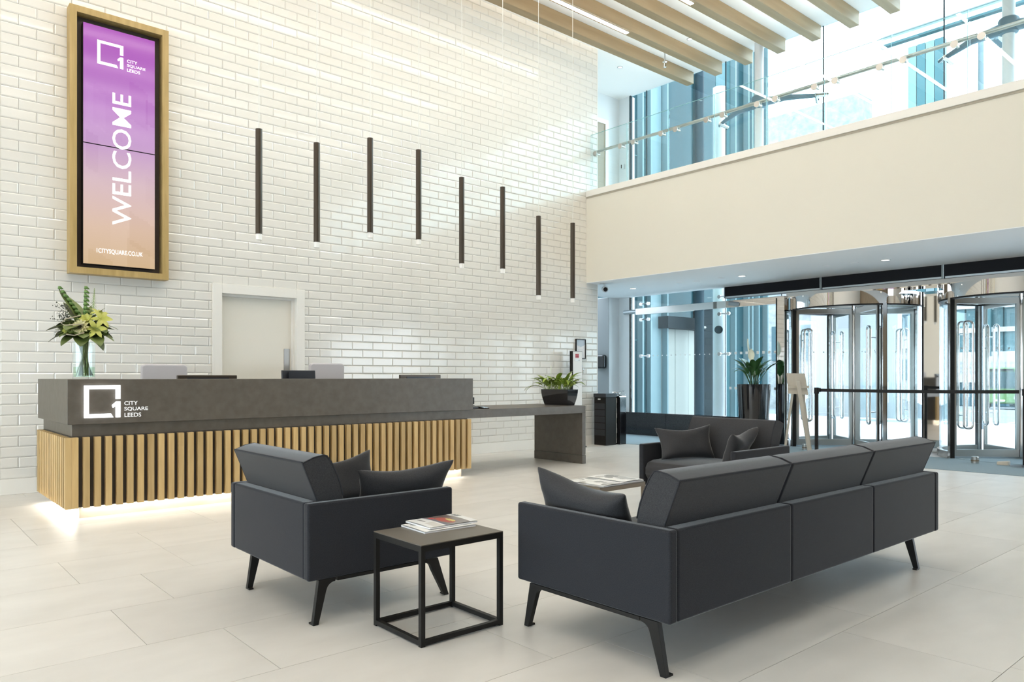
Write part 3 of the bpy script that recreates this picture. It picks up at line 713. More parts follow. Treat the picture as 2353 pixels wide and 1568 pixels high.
# ================================================================== SEATING
def cushion_profile():
    pts = [(0.075, 0.40), (0.070, 0.568), (-0.003, 0.748)]
    pts += [(0.055, 0.770), (0.108, 0.779), (0.123, 0.775), (0.147, 0.745), (0.173, 0.691), (0.195, 0.635), (0.210, 0.575), (0.222, 0.50), (0.226, 0.40)]
    return pts
def seat_unit(name, label, cat, n, D, legs, group=None):
    """local frame: x along the width, y from the rear (0) to the front (D); faces +y"""
    A = 0.050; Wm = 0.857; W = 2 * A + n * Wm; ZB, ZT = 0.205, 0.564
    t = thing(name, label, cat, (0, 0, 0), 0, group)
    for x0 in (0, W - A):
        MB().box(x0, x0 + A, 0, D, ZB, ZT).build('arm', M_FABRIC, t, bevel=0.012, seg=3, world=False)
    for i in range(n):
        x0 = A + i * Wm
        MB().box(x0 + 0.002, x0 + Wm - 0.002, 0.002, 0.072, ZB, ZT).build('back_panel', M_FABRIC, t, bevel=0.012, seg=3, world=False)
        MB().box(x0 + 0.002, x0 + Wm - 0.002, 0.074, D - 0.05, ZB, ZB + 0.07).build('seat_base', M_FABRIC, t, bevel=0.006, world=False)
        # seat cushion with a crowned front
        prof = [(0.16, 0.262), (D - 0.045, 0.262), (D - 0.015, 0.30), (D - 0.015, 0.365), (D - 0.045, 0.405), (D - 0.12, 0.422), (0.45, 0.430), (0.16, 0.425)]
        MB().prism(prof, x0 + 0.004, x0 + Wm - 0.004, 'x').build('seat_cushion', M_FABRICP, t, bevel=0.016, seg=3, world=False)
        cp = cushion_profile()
        bc = MB().prism(cp, x0 + 0.008, x0 + Wm - 0.008, 'x').build('back_cushion', M_FABRICP, t, bevel=0.009, seg=3, world=False)
        pm = MB().tube([(x0 + 0.012, 0.0, 0.7495), (x0 + Wm - 0.012, 0.0, 0.7495)], 0.0035, 6)
        for xe in (x0 + 0.0095, x0 + Wm - 0.0095):
            pm.tube([(xe, p[0], p[1]) for p in [(0.072, 0.569), (0.0, 0.7475), (0.057, 0.769), (0.110, 0.7775), (0.125, 0.773), (0.147, 0.743), (0.173, 0.691), (0.195, 0.635), (0.210, 0.576)]], 0.0032, 6)
        pm.build('piping', M_PIPE, bc, world=False)
    # legs: flat steel bars, top under the arm, splayed outwards
    for (xl, yb, yt, sy) in legs:
        th_ = 0.0125; e = -sy                     # e: towards the middle of the seat
        top, rl = ZB, ZB - 0.016
        q = [(yb - e * 0.013, 0), (yb + e * 0.015, 0), (yt + e * 0.017, rl - 0.04)]
        for k_ in range(1, 7):
            a_ = k_ / 6 * PI / 2; q.append((yt + e * (0.019 + 0.045 * (1 - math.cos(a_))), rl - 0.04 + 0.04 * math.sin(a_)))
        q += [(yt + e * 0.068, top), (yt - e * 0.020, top)]
        lg_ = MB().prism(q, xl - th_, xl + th_, 'x').build('leg', M_BLACK, t, world=False, bevel=0.0015)
        s = 1 if xl < W / 2 else -1
        MB().box(min(xl, xl + s * 0.034), max(xl, xl + s * 0.034), yb - 0.012, yb + 0.012, 0, 0.008).build('foot', M_BLACK, lg_, world=False)
    for xr in sorted(set(l[0] for l in legs)):
        MB().box(xr - 0.0125, xr + 0.0125, 0.15, D - 0.17, ZB - 0.016, ZB).build('leg_rail', M_BLACK, t, world=False)
    return t
# three-seat sofa: rear faces the camera side (-Y), front towards +Y
sofa = seat_unit('sofa', 'long three-seat charcoal sofa seen from behind, on splayed black legs', 'sofa', 3, 0.875,
                 [(0.0135, 0.034, 0.080, -1), (0.0135, 0.815, 0.768, 1), (2.44, 0.040, 0.086, -1), (2.44, 0.815, 0.768, 1)])
sofa.location = (2.296, 1.734, 0)
# armchair facing +X, rear to the camera's left: local x -> -Y, local y -> +X
ARM_D = 0.82
ac = seat_unit('armchair', 'charcoal armchair seen from behind, beside the black side table', 'armchair', 1, ARM_D,
               [(0.9435, 0.038, 0.074, -1), (0.9435, 0.782, 0.705, 1), (0.16, 0.040, 0.076, -1), (0.16, 0.782, 0.705, 1)])
ac.rotation_euler = (0, 0, -PI / 2); ac.location = (1.53, 3.185 + 0.957, 0)
ac2 = dup(ac, (5.90, 3.215, 0), PI / 2, 'charcoal armchair facing the camera with two cushions, in front of the tall planter')

# throw pillows
def pillow_mesh(a, b, th_, n=16, seed=0):
    r = random.Random(seed); m = MB(); vs = []
    ph = [r.uniform(0, 6.28) for _ in range(6)]
    for side in (1, -1):
        for j in range(n + 1):
            for i in range(n + 1):
                u, v = -1 + 2 * i / n, -1 + 2 * j / n
                x = a * u * (1 - 0.13 * (1 - v * v)); y = b * v * (1 - (0.34 if v > 0 else 0.08) * (1 - u * u) ** 1.3)
                e = max(0, (1 - u ** 4)) ** 0.5 * max(0, (1 - v ** 4)) ** 0.5
                wr = 1 + 0.06 * math.sin(5 * u + ph[0]) * math.sin(4 * v + ph[1]) + 0.10 * math.sin(9 * (u + v) + ph[2]) * (abs(u * v)) ** 1.0
                h_ = th_ * e * wr
                vs.append((x, y + 0.05 * b * math.sin(1.3 * u + ph[3]), side * h_ + 0.02 * u * v))
    N = (n + 1) ** 2; fs = []
    for s in (0, 1):
        for j in range(n):
            for i in range(n):
                q = [s * N + j * (n + 1) + i, s * N + j * (n + 1) + i + 1, s * N + (j + 1) * (n + 1) + i + 1, s * N + (j + 1) * (n + 1) + i]
                fs.append(tuple(q) if s == 0 else tuple(q[::-1]))
    m.add(vs, fs)
    me = m.mesh('pillow', M_FABRICP, True)
    bm = bmesh.new(); bm.from_mesh(me); bmesh.ops.remove_doubles(bm, verts=bm.verts, dist=1e-4); bmesh.ops.recalc_face_normals(bm, faces=bm.faces); bm.to_mesh(me); bm.free()
    return me
def pillow(label, c, along, lean, roll=0.0, a=0.25, b=0.15, th_=0.065, seed=0):
    """along = world direction of the long side; lean = horizontal direction the top leans towards"""
    A = Vector((*along, 0)).normalized(); Lh = Vector((*lean, 0)).normalized()
    up = (Vector((0, 0, 1)) * math.cos(0.42) + Lh * math.sin(0.42)).normalized(); nrm = A.cross(up).normalized()
    R = Matrix((A, up, nrm)).transposed() @ Matrix.Rotation(roll, 3, 'Z')
    o = bpy.data.objects.new('pillow', pillow_mesh(a, b, th_, seed=seed)); C.objects.link(o)
    o.matrix_world = Matrix.Translation(c) @ R.to_4x4()
    s = o.modifiers.new('soft', 'SUBSURF'); s.levels = 1; s.render_levels = 1
    tag(o, label, 'cushion', 'charcoal scatter cushions')
    return o
pillow('charcoal cushion leaning on the near arm of the rear-view armchair', (2.15, 3.36, 0.545), (1, 0), (0, -1), 0.06, 0.30, 0.165, 0.062, 1)
pillow('charcoal cushion leaning on the desk-side arm of the rear-view armchair', (2.10, 3.97, 0.545), (1, 0.06), (0, 1), 0.05, 0.27, 0.155, 0.058, 2)
pillow('charcoal cushion leaning on the left arm of the long sofa', (2.465, 2.33, 0.550), (0.06, 1), (-1, 0), 0.10, 0.31, 0.165, 0.068, 3)
pillow('charcoal cushion against the left arm of the front-view armchair', (5.42, 3.93, 0.57), (1, -0.62), (0.5, 1), 0.0, 0.27, 0.16, 0.07, 4)
pillow('charcoal cushion against the right arm of the front-view armchair', (5.45, 3.42, 0.57), (1, 0.25), (0.2, -1), 0.08, 0.25, 0.16, 0.06, 5)

# ================================================================== SIDE TABLES AND MAGAZINES
def side_table(x0, x1, y0, y1, h_, m_frame, m_top, label):
    t = thing('side_table', label, 'side table', ((x0 + x1) / 2, (y0 + y1) / 2, 0))
    b = 0.021
    box('top', m_top, x0, x1, y0, y1, h_ - 0.004, h_, t)
    MB().box(x0, x1, y0, y0 + b, h_ - 0.03, h_ - 0.004).box(x0, x1, y1 - b, y1, h_ - 0.03, h_ - 0.004).box(x0, x0 + b, y0 + b, y1 - b, h_ - 0.03, h_ - 0.004).box(x1 - b, x1, y0 + b, y1 - b, h_ - 0.03, h_ - 0.004).build('top_rail', m_frame, t)
    for x in (x0, x1 - b):
        for y in (y0, y1 - b): box('leg', m_frame, x, x + b, y, y + b, 0.0, h_ - 0.03, t)
    MB().box(x0 + b, x1 - b, y0, y0 + b, 0.006, 0.027).box(x0 + b, x1 - b, y1 - b, y1, 0.006, 0.027).box(x0, x0 + b, y0 + b, y1 - b, 0.006, 0.027).box(x1 - b, x1, y0 + b, y1 - b, 0.006, 0.027).build('base_rail', m_frame, t)
    return t
side_table(1.775, 2.228, 2.630, 3.020, 0.434, M_BLACK, M_TOPL, 'black steel cube-frame side table with magazines beside the rear-view armchair')
side_table(3.548, 4.000, 3.228, 3.618, 0.436, M_TAUPE, M_TOPL, 'taupe steel cube-frame side table with two magazines beyond the sofa')

def magazine(label, c, rot, w_, h_, th_, fn, z):
    t = thing('magazine', label, 'magazine', (c[0], c[1], z), rot, None)
    def bend(a, b): return 0.0035 * math.sin(PI * a / w_) + 0.002 * (b / h_)
    m = MB()
    nx = 8
    for L_ in range(3):
        for i in range(nx):
            a0, a1 = w_ * i / nx, w_ * (i + 1) / nx; zz = th_ * L_ / 3
            m.add([(a0 - w_ / 2, -h_ / 2, zz + bend(a0, 0) * L_ / 3), (a1 - w_ / 2, -h_ / 2, zz + bend(a1, 0) * L_ / 3), (a1 - w_ / 2, h_ / 2, zz + bend(a1, h_) * L_ / 3), (a0 - w_ / 2, h_ / 2, zz + bend(a0, h_) * L_ / 3)], [(0, 1, 2, 3)])
    m.box(-w_ / 2, w_ / 2, -h_ / 2 + 0.001, h_ / 2 - 0.001, 0, th_ * 0.75).build('pages', M_PAPER, t, world=False)
    print_grid('cover', w_, h_, 36, 48, fn, lambda a, b: (a - w_ / 2, b - h_ / 2, th_ + bend(a, b)), M_PRINT, t, world=False)
    return t
def cover_car(u, v):
    c = (0.80, 0.80, 0.79)
    if v > 0.86:
        return (0.03, 0.03, 0.04) if 0.10 < u < 0.38 and v > 0.89 and (int(u * 36) % 4 != 3) else c
    if v > 0.40:
        c = (0.20, 0.18, 0.17)
        if u < 0.30: c = (0.13, 0.10, 0.09)
        if ((u - 0.55) / 0.33) ** 2 + ((v - 0.55) / 0.13) ** 2 < 1: c = (0.42, 0.10, 0.08)
        if ((u - 0.62) / 0.18) ** 2 + ((v - 0.62) / 0.05) ** 2 < 1: c = (0.62, 0.52, 0.16)
        if ((u - 0.2) / 0.10) ** 2 + ((v - 0.44) / 0.05) ** 2 < 1: c = (0.50, 0.07, 0.08)
        return c
    if v > 0.34: return (0.16, 0.16, 0.20)
    if u > 0.55 and 0.1 < v < 0.3: return (0.62, 0.60, 0.56)
    if 0.1 < u < 0.45 and 0.16 < v < 0.2: return (0.15, 0.14, 0.15)
    return c
def cover_pale(seed):
    r = random.Random(seed); bl = [(r.random(), r.random(), r.uniform(0.05, 0.28), r.uniform(0.04, 0.16), r.uniform(0.25, 0.75)) for _ in range(11)]
    def fn(u, v):
        c = (0.82, 0.81, 0.79)
        for x, y, a, b, g in bl:
            if ((u - x) / a) ** 2 + ((v - y) / b) ** 2 < 1: c = (g, g * 0.98, g * 0.94)
        return c
    return fn
Z1T = 0.434
magazine('white magazine lying underneath on the black side table', (2.066, 2.915), -PI / 2 - 0.05, 0.215, 0.285, 0.008, cover_pale(9), Z1T)
magazine('magazine with a red car cover on top on the black side table', (2.098, 2.935), -PI / 2 - 0.03, 0.215, 0.272, 0.008, cover_car, Z1T + 0.0118)
magazine('pale magazine on the taupe side table, nearer the sofa end', (3.682, 3.395), 0.03, 0.205, 0.325, 0.008, cover_pale(4), 0.436)
magazine('pale magazine on the taupe side table, nearer the front-view armchair', (3.905, 3.412), -0.02, 0.205, 0.33, 0.012, cover_pale(6), 0.436)

# ================================================================== PLANTS
def leaf_mesh(name, L_, W, curl, fold, m_, pet=0.0, n=8, tipw=0.0, pr=0.0025):
    """blade from the origin growing along +x, arching up then down; petiole first"""
    m = MB(); pts = []; ang = 1.15; p = Vector((0, 0, 0)); path = [p.copy()]; N = n
    tot = L_ + pet
    for i in range(N + 4):
        s = i / (N + 4); a = ang - curl * s * s - 0.25 * s
        p = p + Vector((math.cos(a), 0, math.sin(a))) * tot / (N + 4); path.append(p.copy())
    k0 = max(1, int(round((N + 4) * pet / tot)))
    if pet > 0: m.tube(path[:k0 + 1], pr, 5)
    bl = path[k0:]; q = len(bl) - 1; base = len(m.v)
    for i, c in enumerate(bl):
        s = i / q; w_ = W * 0.5 * (math.sin(PI * min(1, s * 0.94 + 0.06)) ** 0.8) * (1 - 0.25 * s)
        if i == q: w_ = 0.0008
        t = (bl[min(i + 1, q)] - bl[max(i - 1, 0)]).normalized(); up = Vector((-t.z, 0, t.x))
        wav = 0.06 * W * math.sin(6 * s)
        for e in (-1, -0.5, 0, 0.5, 1): m.v.append(tuple(c + Vector((0, e * w_, 0)) + up * (abs(e) * w_ * fold + wav * e * e)))
    for i in range(q):
        for e in range(4):
            a = base + i * 5 + e; m.f.append((a, a + 1, a + 6, a + 5))
    me = bpy.data.meshes.new(name); me.from_pydata(m.v, [], m.f); me.materials.append(m_)
    for pz in me.polygons: pz.use_smooth = True
    return me
def spathe_mesh():
    m = MB(); m.tube([(0, 0, 0), (0.01, 0, 0.1), (0.02, 0, 0.22)], 0.003, 6)
    b = len(m.v); n = 7
    for i in range(n + 1):
        s = i / n; w_ = 0.030 * math.sin(PI * min(1, s * 0.9 + 0.1)) ** 0.7
        for e in (-1, -0.4, 0.4, 1): m.v.append((0.02 - 0.012 * (1 - e * e), e * w_, 0.21 + 0.12 * s))
    for i in range(n):
        for e in range(3): a = b + i * 4 + e; m.f.append((a, a + 1, a + 5, a + 4))
    me = bpy.data.meshes.new('flower'); me.from_pydata(m.v, [], m.f); me.materials.append(M_SPATHE)
    for pz in me.polygons: pz.use_smooth = True
    return me
me_spathe = spathe_mesh()

# rectangular black planter with peace lily on the desk worktop
pt = thing('planter', 'black glossy rectangular planter on the lower worktop, holding a yellow-green plant', 'planter', (7.05, 7.16, 0.764))
def taper_box(x0, x1, y0, y1, z0, z1, inset):
    m = MB(); n = 5; rings = []
    for i in range(n + 1):
        s = i / n; k_ = inset * (1 - s) ** 1.7
        rings.append([(x0 + k_, y0 + k_, z0 + (z1 - z0) * s), (x1 - k_, y0 + k_, z0 + (z1 - z0) * s), (x1 - k_, y1 - k_, z0 + (z1 - z0) * s), (x0 + k_, y1 - k_, z0 + (z1 - z0) * s)])
    t_ = 0.012
    rings.append([(x0 + t_, y0 + t_, z1), (x1 - t_, y0 + t_, z1), (x1 - t_, y1 - t_, z1), (x0 + t_, y1 - t_, z1)])
    rings.append([(x0 + t_, y0 + t_, z1 - 0.03), (x1 - t_, y0 + t_, z1 - 0.03), (x1 - t_, y1 - t_, z1 - 0.03), (x0 + t_, y1 - t_, z1 - 0.03)])
    vs = [p for r in rings for p in r]; fs = [(3, 2, 1, 0)]
    for i in range(len(rings) - 1):
        for e in range(4): fs.append((i * 4 + e, i * 4 + (e + 1) % 4, (i + 1) * 4 + (e + 1) % 4, (i + 1) * 4 + e))
    return m.add(vs, fs)
taper_box(6.955, 7.150, 6.90, 7.41, 0.7645, 0.975, 0.035).build('pot', M_BLACKG, pt, smooth=30)
box('soil', M_SOIL, 6.968, 7.137, 6.913, 7.397, 0.93, 0.948, pt)
lv = [leaf_mesh('leaf', 0.23, 0.058, 1.7, 0.35, M_LEAF, 0.13), leaf_mesh('leaf', 0.25, 0.062, 1.4, 0.30, M_LEAF, 0.12), leaf_mesh('leaf', 0.20, 0.056, 2.3, 0.25, M_LEAF, 0.15)]
r = random.Random(11)
lily = thing('peace_lily', 'bushy yellow-green peace lily in the rectangular black planter on the worktop', 'plant', (7.05, 7.16, 0.948))
for i in range(74):
    y = -0.20 + 0.40 * r.random(); az = math.atan2(y * 3.2 + r.gauss(0, 0.30), r.gauss(-0.10, 0.5))
    s = r.uniform(0.75, 1.15)
    place('leaf', lv[i % 3], lily, (r.uniform(-0.05, 0.05), y, 0), (r.uniform(-0.25, 0.25), r.uniform(-0.35, 0.15), az), (s, s, s * r.uniform(0.6, 1.0)))
for az, y in ((2.0, 0.21), (2.6, 0.23)):
    place('leaf', lv[2], lily, (0, y, 0), (0, 0.25, az), (1.25, 1.1, 0.75))
place('flower', me_spathe, lily, (-0.04, 0.09, 0.02), (0.0, 0.0, 2.4), (1, 0.8, 0.98))
place('flower', me_spathe, lily, (-0.02, -0.02, 0.0), (0.5, 0.3, 0.6), (1.0, 1, 0.98))

# tall cylindrical planter at the facade
tp = thing('planter', 'tall black glossy round planter by the tall glass panes', 'planter', (10.95, 6.60, 0.006))
MB().lathe([(0, 0.006), (0.20, 0.006), (0.215, 0.1), (0.262, 0.95), (0.264, 1.02), (0.250, 1.02), (0.246, 0.97), (0, 0.97)], (10.95, 6.60), 40, closed=False).build('pot', M_BLACKG, tp, smooth=50)
MB().disc((10.95, 6.60, 0.975), 0.245, 24).build('soil', M_SOIL, tp)
lp = thing('peace_lily', 'dark green peace lily with a white flower in the tall round planter', 'plant', (10.95, 6.60, 0.975))
lvd = [leaf_mesh('leaf', 0.34, 0.115, 1.1, 0.25, M_LEAFD, 0.26, pr=0.005), leaf_mesh('leaf', 0.30, 0.105, 1.7, 0.3, M_LEAFD, 0.24, pr=0.005), leaf_mesh('leaf', 0.32, 0.12, 0.7, 0.2, M_LEAFD, 0.30, pr=0.005)]
for i in range(30):
    az = 2 * PI * i / 30 * 3.2 + r.uniform(-0.3, 0.3); s = r.uniform(0.75, 1.1); inc = r.uniform(-0.38, 0.12)
    place('leaf', lvd[i % 3], lp, (0.05 * math.cos(az), 0.05 * math.sin(az), 0), (0, inc, az), (s * 0.85, s, s))
for az, dx in ((2.3, 0.0), (1.9, 0.09), (3.6, -0.06)):
    place('flower', me_spathe, lp, (dx, 0, 0.10), (0.0, 0.1, az), (1.7, 1.7, 2.1 if dx == 0 else 1.6))

# ================================================================== FLOWERS ON THE DESK
vx, vy, vz = 1.42, 7.24, 1.125
vs_ = thing('vase', 'clear glass cylinder vase of flowers on the reception counter', 'vase', (vx, vy, vz))
MB().lathe([(0.0, vz + 0.0005), (0.083, vz + 0.0005), (0.086, vz + 0.01), (0.086, vz + 0.325), (0.081, vz + 0.325), (0.081, vz + 0.02), (0.0, vz + 0.018)], (vx, vy), 36, closed=False).build('glass', M_GLASSC, vs_, smooth=50)
MB().lathe([(0.0, vz + 0.02), (0.0805, vz + 0.02), (0.0805, vz + 0.105), (0.0, vz + 0.105)], (vx, vy), 36, closed=False).build('water', M_WATER, vs_, smooth=50)
bq = thing('flower_bouquet', 'green and yellow flower arrangement standing in the glass vase', 'flowers', (vx, vy, vz + 0.03))
RT = Vector((math.sin(TH), -math.cos(TH), 0)); FWD = Vector((math.cos(TH), math.sin(TH), 0))
def loc_rt(u, f, z): p = RT * u + FWD * f; return (p.x, p.y, z)
r = random.Random(5)
for i in range(24):
    a = r.uniform(0, 6.28); rr = r.uniform(0.03, 0.072); b = a + r.uniform(2.2, 3.9); r2 = r.uniform(0.015, 0.06)
    MB().tube([(rr * math.cos(a), rr * math.sin(a), 0.0), ((rr * math.cos(a) + r2 * math.cos(b)) * 0.5, (rr * math.sin(a) + r2 * math.sin(b)) * 0.5, 0.16), (r2 * math.cos(b), r2 * math.sin(b), 0.33)], r.uniform(0.003, 0.0055), 6).build('stem', M_STEM, bq, smooth=True, world=False)
me_big = leaf_mesh('leaf', 0.28, 0.19, 0.9, 0.25, M_LEAFO); me_spear = leaf_mesh('leaf', 0.31, 0.13, 0.25, 0.30, M_LEAFO)
AZR = TH - PI / 2; AZL = TH + PI / 2; AZC = TH + PI
def rtaz(a): return AZR + a                         # 0 = picture right, 90 deg = away, -90 deg = towards the viewer
for az, inc, s, z in ((PI + 0.25, 0.62, 1.1, 0.34), (PI - 0.5, 0.55, 1.0, 0.36), (-PI / 2, 0.75, 1.0, 0.37), (0.3, 0.7, 1.0, 0.38), (PI, 0.75, 0.95, 0.33), (PI + 0.5, 0.95, 1.0, 0.33), (-PI / 2 - 0.4, 1.15, 0.85, 0.33), (-PI / 2 + 0.4, 1.2, 0.8, 0.33), (-0.5, 1.15, 0.95, 0.34), (0.1, 0.95, 0.95, 0.34), (0.9, 0.8, 0.9, 0.34), (2.2, 0.8, 0.9, 0.34), (-0.1, 1.35, 0.8, 0.33)):
    place('leaf', me_big, bq, (0, 0, z), (0, inc, rtaz(az)), (s, s, s))
for az, inc, s in ((PI - 0.15, -0.05, 1.45), (PI - 0.35, 0.1, 1.2), (PI / 2, -0.2, 0.9), (0.4, 0.0, 0.9), (PI + 0.6, 0.05, 0.8)):
    place('leaf', me_spear, bq, (0, 0, 0.36), (0, inc, rtaz(az)), (s, s, s))
# bells of Ireland spikes
me_bell = MB().lathe([(0.004, 0), (0.014, 0.012), (0.027, 0.027), (0.024, 0.027), (0.012, 0.012)], (0, 0), 7).mesh('bell', mat('bell_green', (0.13, 0.24, 0.06), 0.5), True)
def bells(u0, z0, u1, z1, n):
    st = MB().tube([loc_rt(u0, 0, z0), loc_rt(u1, 0, z1)], 0.004, 6).build('flower_spike', M_STEM, bq, world=False)
    for i in range(n):
        k_ = i / (n - 1); sc = 1.0 - 0.3 * k_
        for e in range(4):
            a = e * PI / 2 + i * 0.8
            place('bell', me_bell, st, loc_rt(u0 + (u1 - u0) * k_ + 0.008 * math.cos(a), 0.008 * math.sin(a), z0 + (z1 - z0) * k_), (0.9 * math.sin(a), 0.9 * math.cos(a), a), (sc, sc, sc))
bells(-0.05, 0.50, -0.215, 0.745, 8)
bells(0.0, 0.50, 0.010, 0.745, 8)
# fern frond
m = MB().tube([loc_rt(0.06, 0.02, 0.42), loc_rt(0.078, 0.02, 0.755)], 0.0018, 5)
for i in range(22):
    k_ = i / 22; z = 0.45 + 0.29 * k_; ln = 0.048 * (1 - k_) + 0.006
    for s in (1, -1):
        a = Vector(loc_rt(0.06 + 0.018 * k_, 0.02, z)); b = Vector(loc_rt(0.06 + 0.018 * k_ + s * ln, 0.02, z + 0.022)); w_ = Vector((0, 0, 0.004))
        m.add([a - w_, b, a + w_], [(0, 1, 2)])
m.build('fern_frond', mat('fern_green', (0.22, 0.32, 0.08), 0.6), bq, world=False)
# berry sprigs at the left
m = MB(); mb_ = MB()
for i in range(9):
    a = Vector(loc_rt(-0.06, -0.02, 0.42)); e = Vector(loc_rt(-0.17 - 0.11 * r.random(), r.uniform(-0.06, 0.06), 0.44 + 0.2 * r.random())); mid = (a + e) * 0.5 + Vector((0, 0, 0.03))
    m.tube([a, mid, e], 0.0012, 4)
    for q in range(14):
        t_ = r.uniform(0.35, 1.0); c = a.lerp(e, t_) + Vector((r.gauss(0, 0.013), r.gauss(0, 0.013), r.gauss(0, 0.016) + 0.03 * math.sin(PI * t_)))
        mb_.lathe([(0.0, c.z - 0.006), (0.0055, c.z), (0.0, c.z + 0.006)], (c.x, c.y), 5, closed=False)
m.build('sprig', M_STEM, bq, world=False); mb_.build('berries', M_BERRY, bq, world=False, kind='stuff')
# grey feathery sprig
m = MB()
for i in range(150):
    c = Vector(loc_rt(-0.21 + 0.14 * r.random(), -0.07 + 0.03 * r.random(), 0.34 + 0.11 * r.random())); d_ = Vector((r.gauss(0, 1), r.gauss(0, 1), r.gauss(0, 1) + 0.3)).normalized() * 0.022
    sd = d_.orthogonal().normalized() * 0.002; m.add([c - sd, c + sd, c + d_], [(0, 1, 2)])
m.build('feathery_sprig', M_GREYG, bq, world=False, kind='stuff')
# small leaves filling the middle of the arrangement
m = MB()
for i in range(420):
    a = r.uniform(0, 6.28); e = r.random() ** 0.5; c = Vector((0.15 * e * math.cos(a), 0.15 * e * math.sin(a), 0.345 + 0.16 * r.random() * (1.15 - e)))
    d_ = (Vector((math.cos(a) * e, math.sin(a) * e, 0.45)) + Vector((r.gauss(0, 0.5), r.gauss(0, 0.5), r.gauss(0, 0.4)))).normalized() * r.uniform(0.028, 0.055)
    sd = d_.cross(Vector((r.gauss(0, 1), r.gauss(0, 1), r.gauss(0, 1)))).normalized() * r.uniform(0.006, 0.012)
    m.add([c, c + d_ * 0.5 + sd, c + d_, c + d_ * 0.5 - sd], [(0, 1, 2, 3)])
m.build('filler_foliage', mat('filler_green', (0.10, 0.16, 0.03), 0.55, noise=(30, (0.20, 0.26, 0.07))), bq, world=False, kind='stuff')
me_broad = leaf_mesh('leaf', 0.26, 0.24, 1.1, 0.2, M_LEAFO)
for az, inc, s, z in ((PI + 0.1, 0.55, 1.0, 0.37), (PI - 0.9, 0.5, 0.9, 0.37), (-PI / 2 - 0.6, 0.9, 0.85, 0.36), (-PI / 2 + 0.5, 0.95, 0.85, 0.36), (-0.25, 0.75, 0.95, 0.37), (0.6, 0.6, 0.9, 0.38)):
    place('leaf', me_broad, bq, (0, 0, z), (0, inc, rtaz(az)), (s, s, s))
# flowers: petal rings
def petal(L_, W, lift, curl):
    vs = []; n = 5
    for i in range(n + 1):
        s = i / n; a = lift - curl * s; x = L_ * s; z = L_ * (math.sin(lift) * s - 0.5 * curl * s * s); w_ = W * 0.5 * math.sin(PI * min(1, 0.08 + s * 0.92)) ** 0.7
        if i == n: w_ = 0.0005
        vs += [(x * math.cos(lift * 0.6), -w_, z + w_ * 0.3), (x * math.cos(lift * 0.6), 0, z), (x * math.cos(lift * 0.6), w_, z + w_ * 0.3)]
    fs = []
    for i in range(n):
        for e in range(2): a = i * 3 + e; fs.append((a, a + 1, a + 4, a + 3))
    return vs, fs
def flower(name, c, nrm, rings, m_, heart=None):
    mm = MB()
    for n, L_, W, lift, curl, ph in rings:
        vs, fs = petal(L_, W, lift, curl)
        for i in range(n):
            a = 2 * PI * i / n + ph; mm.add([(x * math.cos(a) - y * math.sin(a), x * math.sin(a) + y * math.cos(a), z) for x, y, z in vs], fs)
    me = mm.mesh(name, m_, True)
    o = place(name, me, bq, c); o.rotation_mode = 'QUATERNION'; o.rotation_quaternion = Vector(nrm).to_track_quat('Z', 'Y')
    if heart: place('flower_heart', MB().lathe([(0.0, 0), (heart, 0.004), (heart * 0.8, heart * 0.6), (0.0, heart * 0.8)], (0, 0), 12, closed=False).mesh('flower_heart', M_HEART, True), o)
    return o
VD = -FWD
def nd(u, f, z): v = RT * u + VD * f; return (v.x, v.y, z)
ARTI = [(12, 0.075, 0.03, 0.25, 0.2, 0.0), (12, 0.062, 0.026, 0.6, 0.1, 0.26), (10, 0.045, 0.02, 0.95, 0.0, 0.1)]
flower('flower', loc_rt(0.045, -0.13, 0.405), nd(0.1, 1, 0.35), ARTI, M_PETALC, 0.026)
flower('flower', loc_rt(-0.055, -0.12, 0.385), nd(-0.2, 1, 0.3), [(9, 0.055, 0.034, 0.5, 0.2, 0.0), (8, 0.045, 0.03, 0.8, 0.1, 0.3)], M_PETAL)
flower('flower', loc_rt(0.07, -0.08, 0.47), nd(0.2, 1, 0.6), [(8, 0.06, 0.036, 0.5, 0.2, 0.0), (7, 0.045, 0.03, 0.9, 0.1, 0.3)], M_PETAL)
LILY = [(3, 0.098, 0.042, 0.7, 1.0, 0.0), (3, 0.098, 0.036, 0.7, 1.1, PI / 3)]
flower('lily_flower', loc_rt(0.145, -0.08, 0.395), nd(0.55, 1, 0.25), LILY, M_PETAL)
flower('lily_flower', loc_rt(0.165, -0.03, 0.475), nd(0.8, 0.8, 0.5), LILY, M_PETAL)
flower('lily_flower', loc_rt(0.12, 0.02, 0.52), nd(0.6, 0.3, 1.0), LILY, M_PETAL)
MB().tube([loc_rt(0.05, -0.14, 0.505), loc_rt(-0.06, -0.16, 0.475), loc_rt(-0.10, -0.16, 0.44), loc_rt(-0.06, -0.18, 0.42), loc_rt(0.02, -0.19, 0.425), loc_rt(0.09, -0.17, 0.43)], 0.0045, 6).build('twig', M_TWIG, bq, smooth=True, world=False)
MB().tube([loc_rt(-0.05, -0.17, 0.345), loc_rt(0.03, -0.19, 0.335), loc_rt(0.10, -0.17, 0.36)], 0.0045, 6).build('twig', M_TWIG, bq, smooth=True, world=False)
# foliage filling the middle
for i in range(38):
    a = r.uniform(0, 6.28); place('leaf', me_spear if i % 2 else me_big, bq, (0.03 * math.cos(a), 0.03 * math.sin(a), 0.34 + 0.05 * r.random()), (r.uniform(-0.4, 0.4), r.uniform(0.0, 0.9), a), [r.uniform(0.42, 0.70)] * 3)

